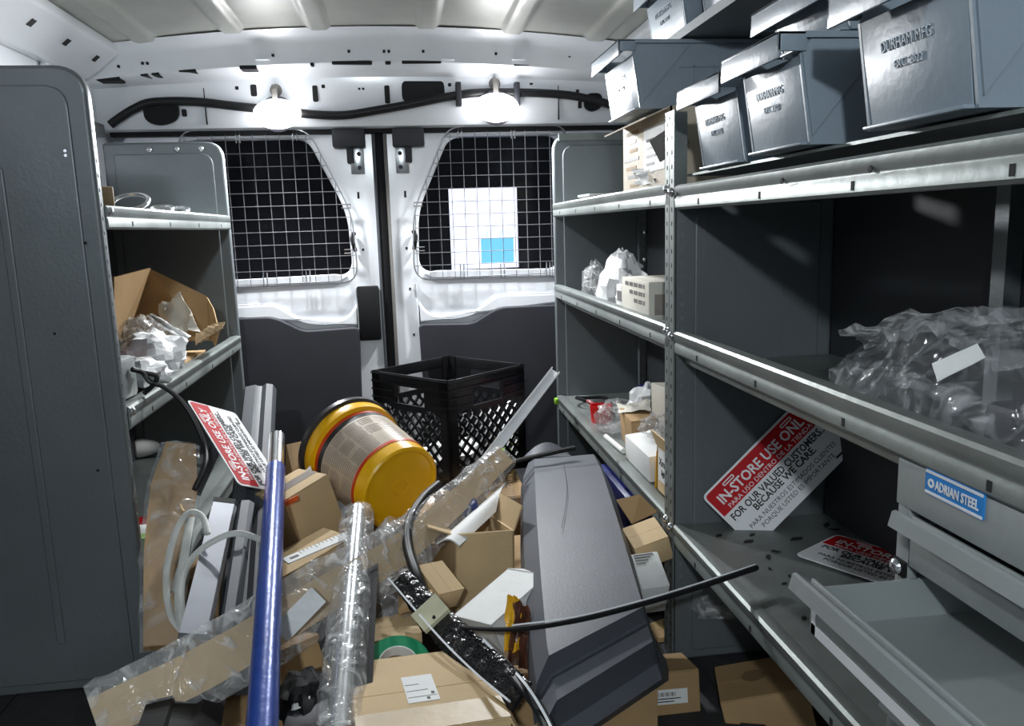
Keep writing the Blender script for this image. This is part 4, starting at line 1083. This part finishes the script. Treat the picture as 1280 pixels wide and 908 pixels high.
strip(wp, [.090, .105, .115, .105, .085, .065], .024, 'film', 'wrap', wf, crump=.010, seed=3)
strip([P(372, 760, 1.315), P(340, 790, 1.27)], .02, .004, 'paper_white', 'label', wf) if False else None
o = strip([P(398, 744, 1.20), P(350, 793, 1.15)], .032, .006, 'bag_white', 'foam_strip', None); tag(o, 'short pale foam strip hanging below the wrapped strip beside the silver tube', 'foam')

# --- silver tube in a clear sleeve
A, B = P(447, 640, 1.52), P(423, 925, .94)
st = thing('wrapped_tube', 'silver tube in a clear plastic sleeve', 'tube', B)
MB().tube([A, B], .0185, 20).build('tube', 'chrome', st, smooth=True)
n = 30; rings = []
d = (B - A); t_ = d.normalized(); s1 = t_.cross(Z3).normalized(); s2 = s1.cross(t_)
for i in range(n + 1):
    p = A.lerp(B, i / n)
    rings.append([p + (s1 * math.cos(a) * 1.45 + s2 * math.sin(a)) * (.0225 + .004 * noise.noise(V((i * .6, math.cos(a) * 2, math.sin(a) * 2)))) for a in [2 * math.pi * k / 18 for k in range(18)]])
o = MB().loft(rings, cap=False).build('sleeve', 'film', st, smooth=True); o.data.set_sharp_from_angle(angle=math.radians(16))

# --- blue pole with a bare steel end
A, M_, B = P(346, 546, 1.74), P(344.5, 586, 1.64), P(326, 940, .85)
bp_ = thing('blue_pole', 'blue painted steel pole with a bare metal end leaning on the pile', 'pole', B)
MB().tube([A, M_], .0168, 24).build('bare_end', 'chrome', bp_, smooth=True)
MB().tube([M_, B], .0190, 24).build('painted_tube', 'blue_paint', bp_, smooth=True)

# --- long dark profiles on the left
def profile(name, label, cat, A, B, sec, m, group=None, upv=None, cap=None):
    """sec: closed section (side, up) swept from A to B"""
    A, B = V(A), V(B); t_ = (B - A).normalized(); s_ = t_.cross(EYE - A).normalized(); n_ = s_.cross(t_).normalized()
    if n_.dot(EYE - A) < 0: n_ = -n_; 
    if s_.x < 0: s_ = -s_
    o_ = thing(name, label, cat, B, group)
    MB().prism(sec, A, s_, n_, B - A).build('extrusion', m, o_, smooth=True)
    if cap: MB().prism([(x * 1.04, y * 1.04) for x, y in sec], A + (A - B).normalized() * .008, s_, n_, (B - A).normalized() * .016).build('end_cap', cap, o_)
    return o_, s_, n_
sec = [(-.040, 0), (-.036, .012), (-.012, .020), (-.006, .017), (.004, .017), (.014, .026), (.030, .024), (.040, .010), (.040, 0)]
profile('long_profile', 'long dark grey moulded profile reaching up to the rear lining', 'profile', P(325, 490, 2.08), P(296, 870, 1.18), sec, 'profile_grey', 'long profiles beside the tall rack')
profile('long_profile', 'silver faced profile with a black end cap beside the white flat cable', 'profile', P(281, 632, 1.52), P(242, 800, 1.16), [(-.022, 0), (-.022, .010), (.016, .012), (.022, .006), (.022, 0)], 'profile_silver', 'long profiles beside the tall rack', cap='rubber')
profile('long_profile', 'narrow grey profile between the silver profile and the blue pole', 'profile', P(308, 632, 1.50), P(285, 800, 1.13), [(-.014, 0), (-.010, .010), (.004, .012), (.014, .006), (.014, 0)], 'profile_grey', 'long profiles beside the tall rack')
profile('long_profile', 'black ribbed profile low on the floor under the wrapped strip', 'profile', P(240, 855, 1.10), P(212, 960, .86), [(-.05, -.03), (-.05, -.01), (-.02, 0), (-.015, -.006), (.012, -.006), (.02, 0), (.05, -.01), (.05, -.03)], 'rubber', 'long profiles beside the tall rack')
profile('long_profile', 'black square profile lying between the blue pole and the silver tube', 'profile', P(388, 768, 1.27), P(436, 850, 1.13), [(-.014, 0), (-.010, .016), (.010, .016), (.014, 0)], 'trim_black', 'long profiles beside the tall rack')
profile('long_profile', 'thin clear-edged profile behind the store sign in the pile', 'profile', P(272, 555, 1.72), P(243, 618, 1.58), [(-.012, 0), (-.012, .006), (.012, .006), (.012, 0)], 'profile_grey', 'long profiles beside the tall rack')
profile('long_profile', 'flat black board standing beside the sleeved silver tube', 'profile', P(457, 700, 1.36), P(440, 930, .93), [(-.022, 0), (-.022, .004), (.022, .004), (.022, 0)], 'rubber', 'long profiles beside the tall rack')

# --- upright brown pack in clear film by the end panel
pk = thing('wrapped_pack', 'upright brown pack in clear film beside the end panel of the tall rack', 'pack', P(205, 800, 1.30))
pts = [P(226, 556, 1.66), P(218, 610, 1.58), P(208, 690, 1.45), P(200, 810, 1.28)]
strip(pts, [.055, .085, .075, .05], .012, 'cardboard_brown', 'core', pk)
strip(pts, [.075, .100, .090, .060], .022, 'film_soft', 'wrap', pk, crump=.008, seed=8)
# --- white flat cables
def flat_cable(label, pts, w=.0055, th=.45):
    o = MB().tube(smooth_path(pts, 8), w, 8, flat=th).build('flat_cable', 'cable_white', smooth=True)
    tag(o, label, 'cable', 'white flat cables'); return o
flat_cable('white flat cable arching over to the blue pole', [P(243, 815, 1.20), P(228, 770, 1.24), P(228, 725, 1.30), P(243, 695, 1.34), P(270, 675, 1.36), P(298, 667, 1.36), P(330, 676, 1.37)])
flat_cable('white flat cable with the tallest loop beside the brown film pack', [P(238, 800, 1.22), P(214, 770, 1.26), P(208, 720, 1.32), P(218, 670, 1.38), P(235, 642, 1.42), P(252, 645, 1.42), P(260, 668, 1.38)])
flat_cable('straight white flat cable end pointing down inside the loops', [P(238, 648, 1.43), P(231, 690, 1.36), P(224, 740, 1.30), P(226, 775, 1.24), P(236, 800, 1.20)], .0075)
flat_cable('short white flat cable end crossing the tall loop', [P(256, 650, 1.43), P(243, 668, 1.40), P(228, 705, 1.36), P(218, 740, 1.31)], .0075)
tag(MB().tube(smooth_path([P(236, 612, 1.6), P(228, 625, 1.56), P(226, 634, 1.54), P(230, 640, 1.53)], 6), .003, 6).build('yellow_wire', 'yellow_pack', smooth=True), 'short yellow wire by the white cable loops', 'wire')

# --- cartons in the middle
t, O_, a_, b_, n_ = carton('floor_carton', 'taped carton beside the bucket and blue pole', 'carton', P(354, 628, 1.55), P(410, 594, 1.62), P(354, 598, 1.68), .135, 'cardboard', 'tape_grey', group=G_BOX)
o = MB().obox(P(357, 633, 1.548), V((.025, .004, .01)), V((0, -.001, .01)), V((0, -.003, 0))).build('orange_sticker', 'orange', t)
t, *_ = carton('floor_carton', 'low carton under the white ruler', 'carton', P(350, 725, 1.36), P(442, 672, 1.44), P(352, 690, 1.50), .10, 'cardboard', group=G_BOX)
o = plate('cardboard_flap', [P(358, 556, 1.85), P(385, 550, 1.88), P(384, 598, 1.80), P(368, 603, 1.78), P(357, 595, 1.80)], .004, 'cardboard_brown', None); tag(o, 'loose brown cardboard flap standing behind the taped carton', 'cardboard')
o = plate('paper_scrap', [P(372, 598, 1.72), P(388, 582, 1.74), P(390, 590, 1.72), P(378, 606, 1.70)], .002, 'paper_white', None); tag(o, 'white paper scrap between the taped carton and the bucket', 'paper')
# ruler
A, B, C_ = P(352, 700, 1.34), P(450, 659, 1.45), P(357, 706, 1.325)
a, b, nn = frame3(A, B, C_)
if nn.dot(EYE - A) < 0: nn = -nn
rl = thing('ruler', 'white perforated ruler strip lying over the low carton', 'ruler', A)
MB().obox(A, a, b.normalized() * .020, nn * .0025).build('blade', 'paper_white', rl)
MB().obox(A + a * .06 + b.normalized() * .007 + nn * .0025, a * .10, b.normalized() * .006, nn * .0005).build('hang_slot', 'print_black', rl)
for k in range(16):
    MB().obox(A + a * (.2 + .048 * k) + nn * .0025, a * .006, b.normalized() * (.010 if k % 4 == 0 else .006), nn * .0004).build('tick', 'print_grey', rl)
# clear film crumpled behind the silver tube, under the bucket
tag(sheet('clear_film', P(455, 735, 1.40), P(540, 720, 1.42), P(545, 650, 1.58), P(470, 660, 1.60), 'film', amp=.03, seed=51, n=18), 'crumpled clear film under the bottom of the bucket', 'film')
tag(sheet('clear_film', P(460, 780, 1.28), P(520, 775, 1.28), P(515, 720, 1.36), P(468, 722, 1.38), 'film_soft', amp=.03, seed=52, n=16), 'crumpled clear film beside the black brush strip', 'film')
tag(crumple('clear_film', P(405, 640, 1.70), (.03, .05, .06), 'film_soft', seed=53, amp=.4), 'clear film bunched between the taped carton and the bucket', 'film')
tag(crumple('clear_film', P(620, 625, 1.75), (.04, .06, .06), 'film_soft', seed=54, amp=.4), 'clear film bunched beside the grey cover', 'film')
# white curved sheet
wsht = MB().grid(lambda u, v: (P(545, 680, 1.45).lerp(P(632, 603, 1.72), u)).lerp(P(575, 682, 1.42).lerp(P(620, 640, 1.58), u), v) + V((0, 0, .012 * math.sin(v * math.pi))), 12, 6).build('plastic_sheet', 'paper_white', smooth=True, thick=.003)
tag(wsht, 'white bent plastic sheet beside the wrapped strip', 'sheet')
# open carton by the grey cover
t = open_carton('open_carton', 'open carton with folded flaps beside the grey cover', 'carton', P(566, 735, 1.42) + V((0, 0, -.09)), P(642, 728, 1.44) + V((0, 0, -.09)), P(558, 705, 1.60) + V((0, 0, -.09)), .185, 'cardboard', flaps=(1, 1, 1, 1), fl=.05, ang=(-150, 30, 70, 20))
o = MB().obox(P(590, 668, 1.58), V((.03, .0, .02)), V((0, .05, .0)), V((-.02, 0, .05))).build('blue_wrapper', 'blue_tarp', bevel=.006); tag(o, 'dark blue wrapper tucked in the open carton', 'wrapper')
# small tan cartons and scraps
t, *_ = carton('small_carton', 'small crushed tan carton next to the black hose', 'carton', P(520, 708, 1.36), P(548, 745, 1.30), P(540, 686, 1.42), .04, 'cardboard', group=G_BOX)
t, *_ = carton('small_carton', 'small tan carton behind the green tape roll', 'carton', P(462, 805, 1.20), P(528, 792, 1.22), P(466, 775, 1.28), .10, 'cardboard', group=G_BOX)
o = MB().obox(P(498, 770, 1.27), V((.06, .01, .01)), V((.0, .05, .0)), V((0, 0, .012))).build('brown_scrap', 'cardboard_brown', bevel=.002); tag(o, 'brown cardboard scrap under the clear film', 'scrap')
# green tape roll
gc_ = P(497, 838, 1.15); gx = V((.10, -.40, .90))
gt = thing('tape_roll', 'green and white tape roll behind the big taped carton', 'tape', gc_ - V((0, 0, .03)))
MB().lathe([(.030, 0), (.050, 0), (.050, .018), (.030, .018), (.030, 0)], gc_, gx, 40).build('tape', 'green_tape', gt, smooth=True)
MB().lathe([(.028, -.002), (.030, -.002), (.030, .019), (.028, .019), (.028, -.002)], gc_, gx, 40).build('core', 'paper_white', gt, smooth=True)
MB().lathe([(.050, .000), (.052, .000), (.052, .006), (.050, .006), (.050, 0)], gc_, gx, 40).build('liner_edge', 'paper_white', gt, smooth=True)
# big taped carton in front
t, O_, a_, b_, n_ = carton('floor_carton', 'big taped carton with a white address label', 'carton', P(448, 930, .90), P(640, 900, .93), P(452, 828, 1.10), .22, 'cardboard', None, group=G_BOX)
MB().obox(O_ + b_ * .02 + a_ * .0 + n_ * .0022, a_ * 1.0, b_ * .26, n_ * .0006).build('tape', 'tape_brown', t)
MB().obox(O_ + b_ * .34 + a_ * .37 + n_ * .0022, a_ * .22, b_ * .34, n_ * .0006).build('address_label', 'paper_white', t)
for k in range(3): MB().obox(O_ + b_ * (.40 + .08 * k) + a_ * .38 + n_ * .0028, a_ * (.20 - .05 * k), b_ * .006, n_ * .0003).build('label_line', 'print_grey', t)
MB().obox(O_ + b_ * .42 + a_ * .545 + n_ * .0028, a_ * .022, b_ * .03, n_ * .0003).build('label_mark', 'print_black', t)
MB().obox(O_ + b_ * .36 + a_ * .505 + n_ * .0028, a_ * .022, b_ * .03, n_ * .0003).build('label_mark', 'print_black', t)
# loose flap raised at its side
o = plate('side_flap', [O_ + a_ * 1.0, O_ + a_ + b_, O_ + a_ * 1.12 + b_ * .9 - n_ * .04, O_ + a_ * 1.14 - n_ * .05], .003, 'cardboard', t)

# white carton standing open, and the yellow wrapper
t = thing('white_carton', 'white carton with an open end lying beside the grey cover', 'carton', P(600, 800, 1.16))
A, B, C_ = P(566, 770, 1.24), P(634, 712, 1.32), P(592, 800, 1.14)
a, b, nn = frame3(A, B, C_)
if nn.dot(EYE - A) < 0: nn = -nn
L_ = b.normalized() * .10
q0 = A - nn * .055; lu, au = b.normalized(), a.normalized(); tk = .0015
MB().obox(q0, a, L_, nn * tk).build('wall', 'paper_white', t); MB().obox(A - nn * tk, a, L_, nn * tk).build('wall', 'paper_white', t)
MB().obox(q0, a, lu * tk, nn * .055).build('wall', 'paper_white', t); MB().obox(q0 + L_ - lu * tk, a, lu * tk, nn * .055).build('wall', 'paper_white', t)
MB().obox(q0, au * tk, L_, nn * .055).build('end_wall', 'paper_white', t)
plate('flap', [A + a, A + a + L_ * .5, A + a * 1.22 + L_ * .5 - nn * .02, A + a * 1.22 + L_ * .1 - nn * .02], .002, 'paper_white', t)
plate('flap', [A + a + L_ * .5, A + a + L_ * 1.0, A + a * 1.2 + L_ * .95 - nn * .03, A + a * 1.2 + L_ * .6 - nn * .02], .002, 'paper_white', t)
yw = thing('snack_packet', 'yellow and brown foil packet wedged against the grey cover', 'packet', P(640, 800, 1.12))
sheet('foil', P(628, 815, 1.10), P(634, 745, 1.18), P(652, 748, 1.17), P(650, 812, 1.10), 'yellow_pack', yw, amp=.012, seed=61)
sheet('foil_face', P(634, 830, 1.085), P(642, 752, 1.16), P(658, 758, 1.155), P(660, 835, 1.085), 'choc_pack', yw, amp=.014, seed=62)

# --- the big grey moulded cover
gcv = thing('moulded_cover', 'big dark grey moulded plastic cover with a stepped end', 'cover', (.25, 1.4, .14))
st_ = [  # crease pixels left and right of the flat top, its height, side width left/right, drop of the sides
    ((668, 574), (742, 568), .285, .020, .015, .02), ((668, 586), (752, 588), .300, .034, .026, .05), ((671, 650), (772, 650), .300, .034, .024, .06), ((676, 720), (791, 715), .297, .032, .022, .07),
    ((683, 800), (801, 748), .292, .030, .022, .07), ((686, 820), (804, 759), .290, .030, .022, .07), ((690, 842), (808, 776), .258, .030, .022, .04), ((691, 846), (809, 779), .258, .030, .022, .04),
    ((692, 849), (810, 783), .268, .030, .022, .05), ((696, 876), (816, 802), .262, .030, .022, .05), ((692, 914), (832, 824), .195, .012, .008, .02)]
rings = []
for (l, r, z, wl_, wr_, dr_) in st_:
    a, b = PZ(l[0], l[1], z), PZ(r[0], r[1], z)
    ac = (b - a).normalized()
    Lp, Rp = a - ac * wl_ - V((0, 0, dr_)), b + ac * wr_ - V((0, 0, dr_))
    a2 = a - ac * wl_ * .8 - V((0, 0, dr_ * .45))
    rings.append([Lp, a2, a, a.lerp(b, .5), b, Rp, Rp - V((0, 0, .02)), Lp - V((0, 0, .02))])
o = MB().loft(rings).build('shell', 'fender_grey', gcv, smooth=True); o.data.set_sharp_from_angle(angle=math.radians(9))
# dark flexible piece across the far end
o = MB().tube(smooth_path([P(590, 590, 1.98), P(640, 578, 1.96), P(690, 566, 1.95), P(718, 560, 1.96)], 6), .012, 8, flat=.5).build('rubber_trim', 'rubber', smooth=True); tag(o, 'short black rubber trim lying over the far end of the grey cover', 'trim')
o = MB().grid(lambda u, v: P(652 + 62 * u, 574 - 19 * math.sin(u * math.pi) * v - 4 * u, 1.985 + .04 * v), 10, 4).build('end_wing', 'fender_grey', gcv, smooth=True, thick=.004)
# crack line
MB().tube(smooth_path([PZ(705, 582, .309), PZ(709, 610, .309), PZ(706, 640, .308), PZ(702, 660, .307)], 4), .0006, 5).build('crack', 'hole_dark', gcv)

# --- hose, brush strip, long trim
o = MB().tube(smooth_path([P(527, 738, 1.28), P(520, 718, 1.31), P(511, 690, 1.38), P(509, 665, 1.44), P(515, 645, 1.49), P(530, 622, 1.56), P(548, 606, 1.62)], 6), .0098, 12).build('rubber_hose', 'cable_black', smooth=True); tag(o, 'short curved black rubber hose standing out of the pile', 'hose')
bs = thing('brush_strip', 'wide glossy black strip bound with cream tape', 'strip', P(580, 800, 1.18))
sp = [P(500, 722, 1.30), P(535, 762, 1.21), P(570, 800, 1.12), P(610, 838, 1.04), P(652, 872, .97)]
strip(sp, [.035, .045, .052, .055, .045], .006, 'strip_gloss', 'web', bs, crump=.003, seed=5)
strip([p + V((-.018, -.012, .004)) for p in sp], .003, .006, 'aluminium', 'edge_bead', bs)
strip([P(530, 757, 1.20), P(547, 777, 1.165)], .05, .008, 'masking', 'tape_band', bs)
tp = [P(541, 771, 1.17), P(565, 783, 1.16)] + [PZ(x, y, .318) for x, y in ((640, 787), (720, 776), (800, 756), (870, 735), (945, 710))]
tp[2].z = tp[2].z
tq = smooth_path(tp, 8)
o = MB().tube(tq, [.0035 + .0035 * i / (len(tq) - 1) for i in range(len(tq))], 8, flat=.7).build('long_trim', 'rubber', smooth=True)
tag(o, 'long thin black trim stretched over the grey cover to the rack shelf', 'trim')
MB().tube(smooth_path([p + V((0, .002, .0046)) for p in tp[2:]], 8), .0013, 6).build('bright_edge', 'aluminium', o, smooth=True)
o = MB().tube(smooth_path([P(600, 800, 1.10), P(632, 832, 1.04), P(656, 862, .97), P(676, 890, .93), P(692, 925, .88)], 8), .009, 8, flat=.5).build('curved_trim', 'cable_black', smooth=True); tag(o, 'black curved trim running down past the big taped carton', 'trim')
strip([P(604, 800, 1.085), P(636, 832, 1.03), P(660, 860, .96), P(680, 892, .92), P(696, 925, .87)], .0035, .003, 'aluminium', 'bright_edge', o)  # pale strip laid on as the white highlight along the trim

# --- dark clutter bottom left
o = crumple('black_bag', P(378, 872, 1.05), (.035, .05, .03), 'rubber', seed=71, amp=.35); tag(o, 'black plastic bundle between the blue pole and the silver tube', 'bundle')
o = sheet('tag_label', P(364, 888, 1.0), P(384, 886, 1.0), P(388, 872, 1.02), P(366, 878, 1.02), 'paper_white', amp=.003, seed=72, n=4); tag(o, 'small white printed tag on the black bundle', 'tag')
o = MB().obox(P(352, 925, .96), V((.075, .01, 0)), V((0, .06, 0)), V((0, 0, .012))).build('black_case', 'trim_black', bevel=.006); tag(o, 'black flat case at the foot of the blue pole', 'case')
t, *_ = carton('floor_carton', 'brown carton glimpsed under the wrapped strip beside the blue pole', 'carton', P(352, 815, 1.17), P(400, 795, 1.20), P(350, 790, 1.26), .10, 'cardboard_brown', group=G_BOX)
# --- right of the cover
t, *_ = carton('small_carton', 'small open tan carton under the lowest rack shelf', 'carton', P(793, 688, 1.42), P(836, 672, 1.42), P(783, 660, 1.50), .05, 'cardboard', group=G_BOX)
t, O_, a_, b_, n_ = carton('white_carton', 'white printed carton standing beside the rack post', 'carton', P(802, 737, 1.33), P(838, 732, 1.33), P(797, 692, 1.40), .08, 'paper_white', flapline=False)
for k in range(4): MB().obox(O_ + b_ * (.92 - .08 * k) + a_ * .1 + n_ * .0004, a_ * (.7 - .12 * k), b_ * .03, n_ * .0004).build('print_line', 'print_grey', t)
o = plate('cardboard_flap', [P(770, 625, 1.55), P(800, 618, 1.55), P(822, 640, 1.52), P(790, 655, 1.50)], .004, 'cardboard_brown', None); tag(o, 'brown cardboard flap beside the rail of the lowest rack shelf', 'cardboard')
o = MB().obox(V((.475, 1.72, .12)), V((.14, 0, 0)), V((0, .28, 0)), V((0, 0, .12))).build('blue_bin_liner', 'blue_tarp', bevel=.01); tag(o, 'dark blue folded tarp under the lowest rack shelf', 'tarp')
t, O_, a_, b_, n_ = carton('small_carton', 'square brown carton with a barcode label', 'carton', P(793, 845, 1.27), P(874, 838, 1.27), P(796, 822, 1.36), .10, 'cardboard_brown', group=G_BOX)
t['label'] = 'square brown carton with a barcode label on the floor beside the grey cover'
fa = a_.normalized(); fo = -b_.normalized()
q = O_ + a_ * .16 - n_ * .055 + fo * .0008
MB().obox(q, a_ * .64, n_ * .026, fo * .0006).build('barcode_label', 'paper_white', t)
for k in range(15): MB().obox(q + a_ * (.08 + .026 * k) + n_ * .014 + fo * .0006, a_ * (.008 + .008 * (k % 3 == 0)), n_ * .007, fo * .0003).build('bar', 'print_black', t)
for k in range(2): MB().obox(q + a_ * .05 + n_ * (.009 - .005 * k) + fo * .0006, a_ * (.48 - .1 * k), n_ * .0018, fo * .0003).build('print_line', 'print_black', t)
t, O_, a_, b_, n_ = carton('floor_carton', 'brown carton with a round stamp under the rack shelf', 'carton', P(900, 880, 1.22), P(1010, 862, 1.18), P(876, 838, 1.36), .12, 'cardboard_brown', group=G_BOX)
MB().lathe([(0, .0022), (.022, .0022), (.022, .0028), (0, .0028)], O_ + a_ * .45 + b_ * .55, n_, 28).build('stamp', 'stamp_ink', t)
t, *_ = carton('floor_carton', 'brown carton at the back under the rack shelf', 'carton', P(822, 800, 1.50), P(895, 790, 1.50), P(822, 770, 1.62), .10, 'cardboard_brown', 'tape_brown', group=G_BOX)
tag(crumple('plastic_bag', P(910, 752, 1.42), (.07, .05, .03), 'film', seed=81, amp=.4), 'clear plastic bag under the rack shelf behind the post', 'bag')
